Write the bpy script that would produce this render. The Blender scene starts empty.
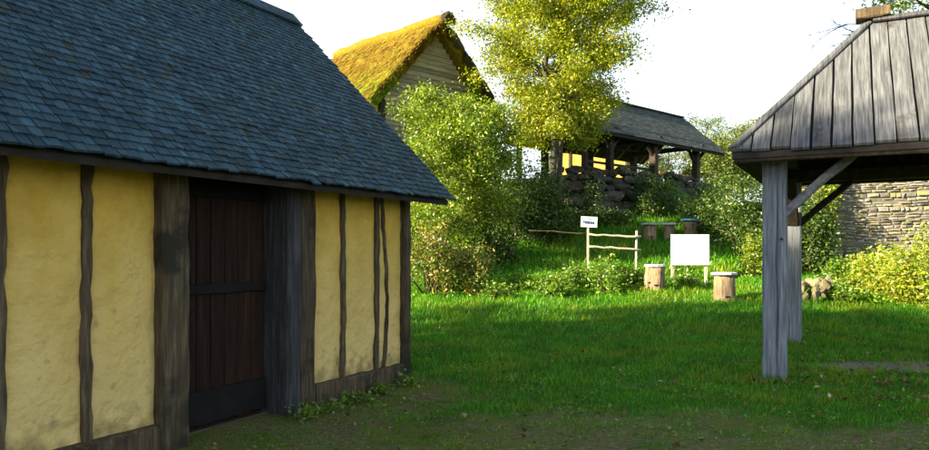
import bpy, bmesh, math, random
import numpy as np
from mathutils import Vector, Matrix

# ------------------------------------------------------------------ camera, sky, sun, exposure
SC = bpy.context.scene
C = SC.collection
R = math.radians
F = 720.0                                   # focal length in photo pixels (photo is 929 wide)
cam = bpy.data.cameras.new('camera'); cam_o = bpy.data.objects.new('camera', cam); C.objects.link(cam_o)
cam.sensor_fit = 'HORIZONTAL'; cam.sensor_width = 36.0; cam.lens = 36.0 * F / 929.0
cam.shift_y = 26.0 / 929.0
cam.clip_start = 0.05; cam.clip_end = 6000
cam_o.location = (0, 0, 1.6); cam_o.rotation_euler = (R(90), 0, 0)
SC.camera = cam_o
SUN_EL = 21.0
SUN_H = Vector((-0.915, -0.40, 0)).normalized()   # horizontal direction towards the sun
SUN_AZ = math.atan2(SUN_H.x, SUN_H.y)
world = bpy.data.worlds.new('World'); SC.world = world; world.use_nodes = True
wn = world.node_tree; wn.nodes.clear()
w_out = wn.nodes.new('ShaderNodeOutputWorld'); w_bg = wn.nodes.new('ShaderNodeBackground')
w_sky = wn.nodes.new('ShaderNodeTexSky'); w_sky.sky_type = 'NISHITA'; w_sky.sun_disc = False
w_sky.sun_elevation = R(SUN_EL); w_sky.sun_rotation = SUN_AZ
w_sky.air_density = 1.0; w_sky.dust_density = 1.5; w_sky.ozone_density = 3.0
# thin bright veil of high cloud over the blue
w_tc = wn.nodes.new('ShaderNodeTexCoord'); w_map = wn.nodes.new('ShaderNodeMapping'); w_map.inputs['Scale'].default_value = (1.0, 1.0, 2.6)
w_noise = wn.nodes.new('ShaderNodeTexNoise'); w_noise.inputs['Scale'].default_value = 2.2; w_noise.inputs['Detail'].default_value = 6
w_ramp = wn.nodes.new('ShaderNodeMapRange'); w_ramp.inputs['From Min'].default_value = 0.3; w_ramp.inputs['From Max'].default_value = 0.7
w_ramp.inputs['To Min'].default_value = 0.6; w_ramp.inputs['To Max'].default_value = 0.95
w_mix = wn.nodes.new('ShaderNodeMixRGB'); w_mix.inputs['Color2'].default_value = (6.8, 7.5, 8.2, 1)
wn.links.new(w_tc.outputs['Generated'], w_map.inputs['Vector']); wn.links.new(w_map.outputs['Vector'], w_noise.inputs['Vector'])
wn.links.new(w_noise.outputs['Fac'], w_ramp.inputs['Value'])
w_sep = wn.nodes.new('ShaderNodeSeparateXYZ'); wn.links.new(w_tc.outputs['Generated'], w_sep.inputs[0])
w_el = wn.nodes.new('ShaderNodeMapRange'); w_el.interpolation_type = 'SMOOTHSTEP'; w_el.inputs['From Min'].default_value = 0.05; w_el.inputs['From Max'].default_value = 0.75
w_el.inputs['To Min'].default_value = 1.15; w_el.inputs['To Max'].default_value = 0.08; wn.links.new(w_sep.outputs['Z'], w_el.inputs['Value'])
w_mul = wn.nodes.new('ShaderNodeMath'); w_mul.operation = 'MULTIPLY'; w_mul.use_clamp = True
wn.links.new(w_ramp.outputs['Result'], w_mul.inputs[0]); wn.links.new(w_el.outputs['Result'], w_mul.inputs[1]); wn.links.new(w_mul.outputs[0], w_mix.inputs['Fac'])
wn.links.new(w_sky.outputs['Color'], w_mix.inputs['Color1']); wn.links.new(w_mix.outputs['Color'], w_bg.inputs['Color'])
w_bg.inputs['Strength'].default_value = 0.05
wn.links.new(w_bg.outputs['Background'], w_out.inputs['Surface'])
sun = bpy.data.lights.new('sun', 'SUN'); sun.energy = 4.2; sun.angle = R(1.0); sun.color = (1.0, 0.86, 0.60)
sun_o = bpy.data.objects.new('sun', sun); C.objects.link(sun_o)
sd = Vector((SUN_H.x * math.cos(R(SUN_EL)), SUN_H.y * math.cos(R(SUN_EL)), math.sin(R(SUN_EL))))
sun_o.rotation_euler = sd.to_track_quat('Z', 'Y').to_euler()
SC.view_settings.view_transform = 'Standard'; SC.view_settings.look = 'None'
SC.view_settings.exposure = 2.4; SC.view_settings.gamma = 1.0; SC.view_settings.use_curve_mapping = False
SC.render.engine = 'CYCLES'
SC.cycles.use_denoising = True
SC.cycles.max_bounces = 6; SC.cycles.diffuse_bounces = 3; SC.cycles.transmission_bounces = 4; SC.cycles.transparent_max_bounces = 4
SC.cycles.sample_clamp_indirect = 6.0

# ------------------------------------------------------------------ helpers
rng = np.random.default_rng(7)

def smooth(a, b, v):
    t = np.clip((np.asarray(v, float) - a) / (b - a), 0, 1)
    return t * t * (3 - 2 * t)

def wav(x, y, s=1.0, ph=0.0):
    """cheap smooth pseudo noise in [-1, 1]"""
    x = np.asarray(x, float) * s; y = np.asarray(y, float) * s
    return (np.sin(1.7 * x + 0.9 * y + ph) + np.sin(-1.1 * x + 2.3 * y + 1.3 + ph * 2) + np.sin(2.9 * x - 1.3 * y + 4.1 - ph)
            + np.sin(0.6 * x + 3.1 * y + 2.2 + 3 * ph)) * 0.25

GY = [-200, 0, 10, 13, 17, 20, 23, 27, 28.6, 30, 33, 60, 200, 1500]
GZ = [0, 0, 0, .1, .6, 1.2, 2.02, 3.1, 4.3, 4.6, 4.8, 5.6, 7, 14]
def ground_z(x, y):
    x = np.asarray(x, float); y = np.asarray(y, float)
    z = 0
    for k in (-0.9, -0.3, 0.3, 0.9):
        z = z + np.interp(y + k, GY, GZ) * 0.25
    z = z + 1.5 * smooth(1.0, -3.0, x) * smooth(16, 22, y) * smooth(70, 30, y)
    z = z - 1.2 * smooth(8.0, 10.5, x) * smooth(25, 28.6, y) * smooth(60, 34, y)
    near = smooth(60, 20, y)
    z = z + near * (0.025 * wav(x, y, 0.9) + 0.012 * wav(x, y, 3.1, 1.0) + 0.09 * wav(x, y, 0.8, 2.0) * smooth(12.5, 17, y))
    return z
def gz(x, y): return float(ground_z(x, y))
def at(px, py, Y):
    return Vector(((px - 464.5) / F * Y, Y, 1.6 + (251 - py) / F * Y))
def gx(px, Y): return (px - 464.5) / F * Y
def in_frame(p, m=0):
    if p.y < 0.3: return False
    x = 464.5 + F * p.x / p.y; y = 251 - F * (p.z - 1.6) / p.y
    return -m < x < 929 + m and -m < y < 450 + m

def tag(o, label=None, cat=None, group=None, kind=None):
    if label: o['label'] = label
    if cat: o['category'] = cat
    if group: o['group'] = group
    if kind: o['kind'] = kind
    return o
def empty(name, loc=(0, 0, 0), rz=0.0, label=None, cat=None, group=None):
    o = bpy.data.objects.new(name, None); C.objects.link(o); o.empty_display_size = 0.2
    o.location = loc; o.rotation_euler = (0, 0, rz)
    return tag(o, label, cat, group)
def mesh_np(name, V, faces, m, parent=None, smooth_sh=False):
    """V (n,3); faces = list of (k,ngon) int arrays"""
    me = bpy.data.meshes.new(name)
    V = np.asarray(V, np.float32)
    if not isinstance(faces, list): faces = [faces]
    loops = np.concatenate([np.asarray(f).ravel() for f in faces]).astype(np.int32)
    tot = np.concatenate([np.full(len(f), np.asarray(f).shape[1]) for f in faces]).astype(np.int32)
    start = np.concatenate([[0], np.cumsum(tot)[:-1]]).astype(np.int32)
    me.vertices.add(len(V)); me.vertices.foreach_set('co', V.ravel())
    me.loops.add(len(loops)); me.loops.foreach_set('vertex_index', loops)
    me.polygons.add(len(tot)); me.polygons.foreach_set('loop_start', start); me.polygons.foreach_set('loop_total', tot)
    if smooth_sh: me.polygons.foreach_set('use_smooth', np.ones(len(tot), bool))
    me.update(calc_edges=True); me.validate()
    if m: me.materials.append(m)
    if parent is False: return me
    o = bpy.data.objects.new(name, me); C.objects.link(o)
    if parent: o.parent = parent
    return o
def link(name, me, parent=None, loc=None, rot=None, scale=None):
    o = bpy.data.objects.new(name, me); C.objects.link(o)
    if parent: o.parent = parent
    if loc is not None: o.location = loc
    if rot is not None: o.rotation_euler = rot
    if scale is not None: o.scale = scale
    return o

class MB:
    def __init__(s): s.v = []; s.f = []
    def add(s, V, Fc):
        n = len(s.v); s.v += [tuple(p) for p in V]; s.f += [tuple(i + n for i in f) for f in Fc]; return s
    def box(s, lo, hi, M=None):
        V = [Vector((x, y, z)) for z in (lo[2], hi[2]) for y in (lo[1], hi[1]) for x in (lo[0], hi[0])]
        if M: V = [M @ v for v in V]
        return s.add(V, [(0, 2, 3, 1), (4, 5, 7, 6), (0, 1, 5, 4), (2, 6, 7, 3), (0, 4, 6, 2), (1, 3, 7, 5)])
    def build(s, name, m, parent=None, smooth_sh=False):
        me = bpy.data.meshes.new(name); me.from_pydata(s.v, [], s.f); me.update()
        if m: me.materials.append(m)
        if smooth_sh: me.polygons.foreach_set('use_smooth', [True] * len(me.polygons))
        if parent is False: return me
        return link(name, me, parent)

def timber_geo(p0, p1, w, d, ref=(0, 0, 1), seed=0, seg=6, jit=0.006, cham=0.015, taper=1.0, wave=0.0):
    """rough-hewn beam: chamfered rectangle swept from p0 to p1; w along (axis x ref), d along the other way"""
    r = random.Random(seed); p0 = Vector(p0); p1 = Vector(p1); ax = (p1 - p0); L = ax.length; ax.normalize()
    s = ax.cross(Vector(ref)); s.normalize(); t = s.cross(ax)
    V = []; Fc = []
    ph1, ph2 = r.random() * 6, r.random() * 6
    for i in range(seg + 1):
        f = i / seg; c = p0.lerp(p1, f); k = 1 + (taper - 1) * f
        c = c + s * wave * math.sin(ph1 + f * 5) + t * wave * .5 * math.sin(ph2 + f * 4)
        a = w * .5 * k; b = d * .5 * k; h = cham * r.uniform(.6, 1.5)
        for (x, y) in ((a - h, -b), (a, -b + h), (a, b - h), (a - h, b), (-a + h, b), (-a, b - h), (-a, -b + h), (-a + h, -b)):
            V.append(c + s * (x + r.uniform(-jit, jit)) + t * (y + r.uniform(-jit, jit)))
    for i in range(seg):
        for j in range(8):
            a0 = i * 8 + j; a1 = i * 8 + (j + 1) % 8
            Fc.append((a0, a1, a1 + 8, a0 + 8))
    Fc.append(tuple(range(7, -1, -1))); Fc.append(tuple(range(seg * 8, seg * 8 + 8)))
    return V, Fc
def timber(name, p0, p1, w, d, m, parent, **k):
    return MB().add(*timber_geo(p0, p1, w, d, **k)).build(name, m, parent)
def tube_geo(pts, rad, n=7, jit=0.0, r=None):
    r = r or random.Random(1); V = []; Fc = []; pts = [Vector(p) for p in pts]
    for i, p in enumerate(pts):
        a = pts[min(i + 1, len(pts) - 1)] - pts[max(i - 1, 0)]
        if a.length < 1e-6: a = Vector((0, 0, 1))
        a.normalize(); s = a.orthogonal().normalized() if abs(a.z) > .95 else a.cross(Vector((0, 0, 1))).normalized(); t = a.cross(s)
        for j in range(n):
            q = 2 * math.pi * j / n; k = rad[i] * (1 + r.uniform(-jit, jit))
            V.append(p + s * math.cos(q) * k + t * math.sin(q) * k)
    for i in range(len(pts) - 1):
        for j in range(n):
            a0 = i * n + j; a1 = i * n + (j + 1) % n; Fc.append((a0, a1, a1 + n, a0 + n))
    Fc.append(tuple(range(n - 1, -1, -1))); e = (len(pts) - 1) * n; Fc.append(tuple(range(e, e + n)))
    return V, Fc
def rock_mesh(name, m, seed, sx=1, sy=1, sz=1, sub=2, rough=.22, blocky=.5):
    r = random.Random(seed); bm = bmesh.new(); bmesh.ops.create_icosphere(bm, subdivisions=sub, radius=1.0)
    ds = [(Vector((r.gauss(0, 1), r.gauss(0, 1), r.gauss(0, 1))).normalized(), r.uniform(.55, .95)) for _ in range(9)]
    for v in bm.verts:
        c = v.co.copy(); mx = max(abs(c.x), abs(c.y), abs(c.z)); c = c.lerp(c / mx, blocky)
        for d, k in ds:
            q = c.dot(d)
            if q > k: c -= d * (q - k) * .85
        c *= 1 + r.uniform(-rough, rough) * .35
        v.co = Vector((c.x * sx, c.y * sy, c.z * sz))
    me = bpy.data.meshes.new(name); bm.to_mesh(me); bm.free(); me.materials.append(m); return me

# ------------------------------------------------------------------ materials
def new_mat(name):
    m = bpy.data.materials.new(name); m.use_nodes = True; nt = m.node_tree
    b = nt.nodes['Principled BSDF']; return m, nt, b
def N(nt, t, **kw):
    n = nt.nodes.new('ShaderNode' + t)
    for k, v in kw.items():
        if k in n.inputs: n.inputs[k].default_value = v
        else: setattr(n, k, v)
    return n
def rnd_node(nt):
    """one random number per object and per loose piece"""
    oi = N(nt, 'ObjectInfo'); ge = N(nt, 'NewGeometry'); ad = N(nt, 'Math', operation='ADD'); fr = N(nt, 'Math', operation='FRACT')
    nt.links.new(oi.outputs['Random'], ad.inputs[0]); nt.links.new(ge.outputs['Random Per Island'], ad.inputs[1]); nt.links.new(ad.outputs[0], fr.inputs[0])
    return fr.outputs[0]
def ramp(nt, src, stops):
    r = N(nt, 'ValToRGB'); e = r.color_ramp.elements
    while len(e) > 1: e.remove(e[-1])
    e[0].position = stops[0][0]; e[0].color = (*stops[0][1], 1)
    for p, c in stops[1:]:
        q = e.new(p); q.color = (*c, 1)
    nt.links.new(src, r.inputs['Fac']); return r.outputs['Color']
def pmat(name, cols, scale=(1, 1, 1), nscale=4.0, detail=8, rough=.85, var=.35, bump=.3, bdist=.01, fine=40.0, spec=.25, patch=None):
    """cols: stops for stretched noise; var: brightness change per piece; patch=(colour, scale, threshold) for stains"""
    m, nt, b = new_mat(name); L = nt.links
    tc = N(nt, 'TexCoord'); mp = N(nt, 'Mapping'); mp.inputs['Scale'].default_value = scale
    rn = rnd_node(nt); mul = N(nt, 'Math', operation='MULTIPLY'); mul.inputs[1].default_value = 57.0
    L.new(rn, mul.inputs[0]); ad = N(nt, 'VectorMath', operation='ADD'); L.new(tc.outputs['Object'], ad.inputs[0]); L.new(mul.outputs[0], ad.inputs[1])
    L.new(ad.outputs[0], mp.inputs['Vector'])
    n1 = N(nt, 'TexNoise', Scale=nscale, Detail=detail, Roughness=.62); L.new(mp.outputs[0], n1.inputs['Vector'])
    col = ramp(nt, n1.outputs['Fac'], cols)
    if patch:
        n3 = N(nt, 'TexNoise', Scale=patch[1], Detail=7.0, Roughness=.6); L.new(ad.outputs[0], n3.inputs['Vector'])
        mr = N(nt, 'MapRange'); mr.inputs['From Min'].default_value = patch[2]; mr.inputs['From Max'].default_value = patch[2] + .12
        L.new(n3.outputs['Fac'], mr.inputs['Value']); mx = N(nt, 'MixRGB'); mx.inputs['Color2'].default_value = (*patch[0], 1)
        L.new(mr.outputs[0], mx.inputs['Fac']); L.new(col, mx.inputs['Color1']); col = mx.outputs[0]
    hs = N(nt, 'HueSaturation'); mr2 = N(nt, 'MapRange'); mr2.inputs['To Min'].default_value = 1 - var; mr2.inputs['To Max'].default_value = 1 + var
    L.new(rn, mr2.inputs['Value']); L.new(mr2.outputs[0], hs.inputs['Value']); L.new(col, hs.inputs['Color'])
    L.new(hs.outputs[0], b.inputs['Base Color']); b.inputs['Roughness'].default_value = rough; b.inputs['Specular IOR Level'].default_value = spec
    n2 = N(nt, 'TexNoise', Scale=fine, Detail=6.0, Roughness=.65); L.new(mp.outputs[0], n2.inputs['Vector'])
    ad2 = N(nt, 'Math', operation='ADD'); L.new(n1.outputs['Fac'], ad2.inputs[0]); L.new(n2.outputs['Fac'], ad2.inputs[1])
    bp = N(nt, 'Bump', Strength=bump, Distance=bdist); L.new(ad2.outputs[0], bp.inputs['Height']); L.new(bp.outputs[0], b.inputs['Normal'])
    return m
def leafmat(name, stops, trans=.4, gloss=.06, tint=None):
    m = bpy.data.materials.new(name); m.use_nodes = True; nt = m.node_tree; nt.nodes.clear(); L = nt.links
    out = N(nt, 'OutputMaterial'); ge = N(nt, 'NewGeometry'); col = ramp(nt, ge.outputs['Random Per Island'], stops)
    tc = N(nt, 'TexCoord'); no = N(nt, 'TexNoise', Scale=1.3, Detail=2.0); L.new(tc.outputs['Object'], no.inputs['Vector'])
    mr = N(nt, 'MapRange'); mr.inputs['From Min'].default_value = .3; mr.inputs['From Max'].default_value = .7
    mr.inputs['To Min'].default_value = .72; mr.inputs['To Max'].default_value = 1.25; L.new(no.outputs['Fac'], mr.inputs['Value'])
    hs = N(nt, 'HueSaturation'); L.new(mr.outputs[0], hs.inputs['Value']); L.new(col, hs.inputs['Color']); col = hs.outputs[0]
    if tint:
        n9 = N(nt, 'TexNoise', Scale=tint[1], Detail=4.0, Roughness=.6); L.new(tc.outputs['Object'], n9.inputs['Vector'])
        r9 = N(nt, 'MapRange'); r9.inputs['From Min'].default_value = .48; r9.inputs['From Max'].default_value = .68; r9.inputs['To Max'].default_value = .75; L.new(n9.outputs['Fac'], r9.inputs['Value'])
        x9 = N(nt, 'MixRGB'); x9.inputs['Color2'].default_value = (*tint[0], 1); L.new(r9.outputs[0], x9.inputs['Fac']); L.new(col, x9.inputs['Color1']); col = x9.outputs[0]
    d = N(nt, 'BsdfDiffuse'); t = N(nt, 'BsdfTranslucent'); g = N(nt, 'BsdfGlossy', Roughness=.45)
    br = N(nt, 'HueSaturation', Saturation=1.1, Value=1.5); L.new(col, br.inputs['Color'])
    L.new(col, d.inputs['Color']); L.new(br.outputs[0], t.inputs['Color'])
    m1 = N(nt, 'MixShader', Fac=trans); L.new(d.outputs[0], m1.inputs[1]); L.new(t.outputs[0], m1.inputs[2])
    m2 = N(nt, 'MixShader', Fac=gloss); L.new(m1.outputs[0], m2.inputs[1]); L.new(g.outputs[0], m2.inputs[2])
    L.new(m2.outputs[0], out.inputs['Surface']); return m

M = {}
M['shingle'] = pmat('weathered shingle', [(.3, (.008, .019, .024)), (.5, (.020, .050, .066)), (.7, (.060, .125, .155))], scale=(1, .25, 1), nscale=14, rough=.6, var=.42, bump=.5, bdist=.004, spec=.3, patch=((.04, .05, .03), 2.4, .55))  # weathered tone with the blue of the reflected sky put into the colour
M['deck'] = pmat('dark roof deck', [(.3, (.02, .018, .015)), (.7, (.04, .035, .03))], nscale=6)
M['oak'] = pmat('old oak', [(.25, (.03, .020, .011)), (.5, (.092, .066, .036)), (.75, (.20, .155, .095))], scale=(6, 6, .5), nscale=5, var=.2, bump=.8, bdist=.01, patch=((.03, .025, .015), 1.8, .53))
M['oak_blue'] = pmat('dark grey oak', [(.25, (.014, .013, .012)), (.5, (.042, .042, .042)), (.75, (.10, .10, .10))], scale=(6, 6, .5), nscale=5, var=.2, bump=.6, bdist=.008)  # darker, greyer oak for the doorway post
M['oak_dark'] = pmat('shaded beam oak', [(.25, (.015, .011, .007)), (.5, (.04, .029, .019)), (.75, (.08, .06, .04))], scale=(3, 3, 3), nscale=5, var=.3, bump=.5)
M['grey_oak'] = pmat('silvered oak', [(.25, (.06, .066, .074)), (.5, (.20, .22, .245)), (.75, (.38, .41, .45))], scale=(9, 9, .45), nscale=4, var=.12, bump=.7, bdist=.01)
M['brace'] = pmat('silvered brace oak', [(.25, (.05, .052, .056)), (.5, (.15, .155, .165)), (.75, (.28, .285, .295))], scale=(3, 3, 3), nscale=5, var=.12, bump=.5, bdist=.008)
M['plank_roof'] = pmat('silvered roof plank', [(.25, (.028, .029, .031)), (.42, (.075, .078, .083)), (.58, (.135, .139, .145)), (.78, (.22, .224, .228))], scale=(13, .5, .5), nscale=4, var=.28, bump=.8, bdist=.012, patch=((.05, .046, .04), 2.2, .58))
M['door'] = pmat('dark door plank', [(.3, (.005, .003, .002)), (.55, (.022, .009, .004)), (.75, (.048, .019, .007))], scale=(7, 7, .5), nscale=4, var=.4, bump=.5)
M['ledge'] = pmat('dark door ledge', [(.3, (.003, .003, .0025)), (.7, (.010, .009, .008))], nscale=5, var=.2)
M['plaster_in'] = pmat('earth floor', [(.3, (.06, .045, .03)), (.7, (.11, .085, .055))], nscale=5)
M['lap'] = pmat('grey lap board', [(.25, (.12, .105, .085)), (.5, (.28, .25, .20)), (.75, (.42, .38, .30))], scale=(.6, 5, 8), nscale=4, var=.3, bump=.5)
M['pale_wall'] = pmat('pale limewash', [(.3, (.55, .47, .32)), (.7, (.72, .64, .48))], nscale=2.5, var=.05, bump=.4)
M['gold_wall'] = pmat('ochre daub', [(.3, (.40, .23, .04)), (.7, (.54, .34, .08))], nscale=2.5, var=.05, bump=.4)  # wall of the added hut, yellow like a sunlit barn interior
M['barn_roof'] = pmat('barn shingle roof', [(.3, (.03, .034, .03)), (.5, (.065, .075, .065)), (.7, (.11, .125, .11))], nscale=9, var=.4, bump=.6, bdist=.01)
M['rock'] = pmat('grey boulder', [(.3, (.025, .022, .016)), (.5, (.07, .062, .046)), (.7, (.15, .13, .10))], nscale=3, var=.4, bump=.8, bdist=.03, fine=18, patch=((.03, .05, .01), 1.6, .5))
M['rock_pale'] = pmat('pale rubble', [(.3, (.10, .088, .05)), (.5, (.20, .175, .10)), (.7, (.33, .29, .18))], nscale=4, var=.3, bump=.8, bdist=.03, fine=18, patch=((.16, .17, .04), 2.2, .55))
M['stone'] = pmat('coursed slate stone', [(.3, (.12, .112, .095)), (.5, (.25, .235, .20)), (.7, (.40, .38, .33))], nscale=5, var=.45, bump=.7, bdist=.02, fine=25, patch=((.34, .28, .07), 1.0, .52))
M['mortar'] = pmat('earth mortar', [(.3, (.07, .062, .048)), (.7, (.15, .135, .105))], nscale=6, bump=.6)
M['white'] = pmat('white painted board', [(.3, (.80, .80, .78)), (.7, (.86, .86, .84))], nscale=2, var=.02, bump=.08, rough=.5)
M['sign_white'] = pmat('pale sign face', [(.3, (.62, .68, .70)), (.7, (.75, .80, .82))], nscale=3, var=.02, bump=.05, rough=.5)
M['ink'] = pmat('blue black lettering', [(.3, (.02, .03, .09)), (.7, (.03, .045, .13))], nscale=3, var=.02, bump=0)
M['ink_grey'] = pmat('grey lettering', [(.3, (.16, .20, .22)), (.7, (.2, .24, .26))], nscale=3, var=.02, bump=0)
M['pole'] = pmat('peeled pole', [(.3, (.22, .20, .13)), (.5, (.38, .34, .24)), (.7, (.52, .47, .34))], scale=(3, 3, 3), nscale=4, var=.12, bump=.4)
M['log'] = pmat('bare log', [(.32, (.06, .04, .02)), (.45, (.22, .155, .09)), (.7, (.42, .33, .21))], scale=(9, 9, .6), nscale=3.5, var=.2, bump=.8, bdist=.02)
M['cap'] = pmat('grey flat lid', [(.3, (.33, .36, .38)), (.7, (.55, .58, .6))], nscale=5, var=.1, bump=.3)
M['cap_blue'] = pmat('blue painted lid', [(.3, (.05, .22, .36)), (.7, (.10, .34, .50))], nscale=5, var=.1, bump=.2)
M['bark'] = pmat('tree bark', [(.3, (.025, .022, .016)), (.5, (.065, .058, .045)), (.7, (.13, .12, .10))], scale=(4, 4, 1), nscale=4, var=.15, bump=.9, bdist=.03)
M['stem'] = pmat('shrub stem', [(.3, (.05, .035, .02)), (.7, (.13, .10, .055))], nscale=6, var=.2)
M['bench'] = pmat('orange plank', [(.3, (.32, .13, .03)), (.7, (.46, .20, .06))], nscale=4)
M['leaf_tree'] = leafmat('yellow green leaves', [(0, (.10, .17, .005)), (.3, (.19, .26, .008)), (.6, (.30, .34, .012)), (.92, (.42, .40, .018)), (1, (.48, .30, .03))], trans=.45)
M['leaf_elder'] = leafmat('bright shrub leaves', [(0, (.07, .14, .006)), (.5, (.16, .25, .010)), (.85, (.28, .34, .015)), (1, (.38, .36, .05))], trans=.4)
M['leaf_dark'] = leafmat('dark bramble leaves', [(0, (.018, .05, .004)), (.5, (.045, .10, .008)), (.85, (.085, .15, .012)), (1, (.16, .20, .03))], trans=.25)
M['leaf_nettle'] = leafmat('nettle leaves', [(0, (.06, .14, .008)), (.5, (.12, .24, .010)), (.9, (.22, .33, .02)), (1, (.34, .35, .06))], trans=.35)
M['leaf_dry'] = leafmat('autumn bramble leaves', [(0, (.05, .10, .010)), (.4, (.12, .19, .015)), (.7, (.22, .24, .025)), (.85, (.34, .20, .03)), (1, (.44, .30, .10))], trans=.3)
M['leaf_gold'] = leafmat('golden weeds', [(0, (.12, .22, .010)), (.4, (.24, .34, .016)), (.75, (.42, .44, .03)), (1, (.50, .38, .10))], trans=.4)
M['leaf_far'] = leafmat('far leaves', [(0, (.05, .09, .012)), (.5, (.11, .16, .02)), (1, (.20, .22, .03))], trans=.35)
M['grass'] = leafmat('grass blades', [(0, (.025, .14, .002)), (.45, (.06, .25, .003)), (.85, (.12, .33, .005)), (.97, (.20, .36, .012)), (1, (.24, .21, .07))], trans=.3, gloss=.03, tint=((.24, .29, .012), .8))
M['fallen'] = leafmat('fallen leaf', [(0, (.07, .025, .012)), (.5, (.17, .06, .02)), (.85, (.30, .16, .05)), (1, (.50, .42, .2))], trans=.1)

def plaster_mat():
    m, nt, b = new_mat('ochre limewash'); L = nt.links
    tc = N(nt, 'TexCoord'); mp = N(nt, 'Mapping'); L.new(tc.outputs['Object'], mp.inputs['Vector'])
    n1 = N(nt, 'TexNoise', Scale=2.2, Detail=8.0, Roughness=.6); L.new(mp.outputs[0], n1.inputs['Vector'])
    c = ramp(nt, n1.outputs['Fac'], [(.25, (.41, .24, .020)), (.5, (.58, .37, .055)), (.75, (.68, .47, .12))])
    # paler and greyer low on the wall, deeper ochre towards the top, in ragged streaks
    sx = N(nt, 'SeparateXYZ'); L.new(tc.outputs['Object'], sx.inputs[0])
    m2 = N(nt, 'Mapping'); m2.inputs['Scale'].default_value = (3, 3, .5); L.new(tc.outputs['Object'], m2.inputs['Vector'])
    n2 = N(nt, 'TexNoise', Scale=1.6, Detail=6.0); L.new(m2.outputs[0], n2.inputs['Vector'])
    ma = N(nt, 'Math', operation='MULTIPLY_ADD'); ma.inputs[1].default_value = -1.3; L.new(n2.outputs['Fac'], ma.inputs[0]); L.new(sx.outputs['Z'], ma.inputs[2])
    mr = N(nt, 'MapRange'); mr.inputs['From Min'].default_value = -.2; mr.inputs['From Max'].default_value = 1.5; mr.inputs['To Min'].default_value = .75; mr.inputs['To Max'].default_value = 0
    L.new(ma.outputs[0], mr.inputs['Value'])
    mx = N(nt, 'MixRGB'); mx.inputs['Color2'].default_value = (.72, .55, .23, 1); L.new(mr.outputs[0], mx.inputs['Fac']); L.new(c, mx.inputs['Color1'])
    # small dirt specks and damp stain by the ground
    n3 = N(nt, 'TexNoise', Scale=9.0, Detail=6.0); L.new(tc.outputs['Object'], n3.inputs['Vector'])
    m3 = N(nt, 'MapRange'); m3.inputs['From Min'].default_value = .64; m3.inputs['From Max'].default_value = .74; m3.inputs['To Max'].default_value = .5; L.new(n3.outputs['Fac'], m3.inputs['Value'])
    mx2 = N(nt, 'MixRGB'); mx2.inputs['Color2'].default_value = (.30, .21, .07, 1); L.new(m3.outputs[0], mx2.inputs['Fac']); L.new(mx.outputs[0], mx2.inputs['Color1'])
    vo = N(nt, 'TexVoronoi', Scale=1.7); vo.feature = 'DISTANCE_TO_EDGE'
    nd = N(nt, 'TexNoise', Scale=4.0, Detail=5.0); L.new(tc.outputs['Object'], nd.inputs['Vector']); va = N(nt, 'MixRGB', Fac=.22); L.new(tc.outputs['Object'], va.inputs['Color1']); L.new(nd.outputs['Color'], va.inputs['Color2']); L.new(va.outputs[0], vo.inputs['Vector'])
    cr = N(nt, 'MapRange'); cr.inputs['From Min'].default_value = .0; cr.inputs['From Max'].default_value = .006; cr.inputs['To Min'].default_value = .3; cr.inputs['To Max'].default_value = 0; L.new(vo.outputs['Distance'], cr.inputs['Value'])
    cm = N(nt, 'MapRange'); cm.inputs['From Min'].default_value = .52; cm.inputs['From Max'].default_value = .6; L.new(n1.outputs['Fac'], cm.inputs['Value'])
    cx = N(nt, 'Math', operation='MULTIPLY'); L.new(cr.outputs[0], cx.inputs[0]); L.new(cm.outputs[0], cx.inputs[1])
    mx3 = N(nt, 'MixRGB'); mx3.inputs['Color2'].default_value = (.16, .10, .03, 1); L.new(cx.outputs[0], mx3.inputs['Fac']); L.new(mx2.outputs[0], mx3.inputs['Color1'])
    sp = N(nt, 'Math', operation='MULTIPLY_ADD'); sp.inputs[1].default_value = -1.1; L.new(n3.outputs['Fac'], sp.inputs[0]); L.new(sx.outputs['Z'], sp.inputs[2])
    sm = N(nt, 'MapRange'); sm.inputs['From Min'].default_value = -.42; sm.inputs['From Max'].default_value = -.08; sm.inputs['To Min'].default_value = .7; sm.inputs['To Max'].default_value = 0; L.new(sp.outputs[0], sm.inputs['Value'])
    mx4 = N(nt, 'MixRGB'); mx4.inputs['Color2'].default_value = (.20, .15, .06, 1); L.new(sm.outputs[0], mx4.inputs['Fac']); L.new(mx3.outputs[0], mx4.inputs['Color1']); mx2 = mx4
    L.new(mx2.outputs[0], b.inputs['Base Color']); b.inputs['Roughness'].default_value = .9; b.inputs['Specular IOR Level'].default_value = .15
    n4 = N(nt, 'TexNoise', Scale=22.0, Detail=3.0); L.new(tc.outputs['Object'], n4.inputs['Vector'])
    n5 = N(nt, 'TexNoise', Scale=5.0, Detail=3.0); L.new(tc.outputs['Object'], n5.inputs['Vector'])
    a5 = N(nt, 'Math', operation='MULTIPLY_ADD'); a5.inputs[1].default_value = 4.0; L.new(n5.outputs['Fac'], a5.inputs[0]); L.new(n4.outputs['Fac'], a5.inputs[2])
    bp = N(nt, 'Bump', Strength=.7, Distance=.018); L.new(a5.outputs[0], bp.inputs['Height']); L.new(bp.outputs[0], b.inputs['Normal'])
    return m
M['plaster'] = plaster_mat()

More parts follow.
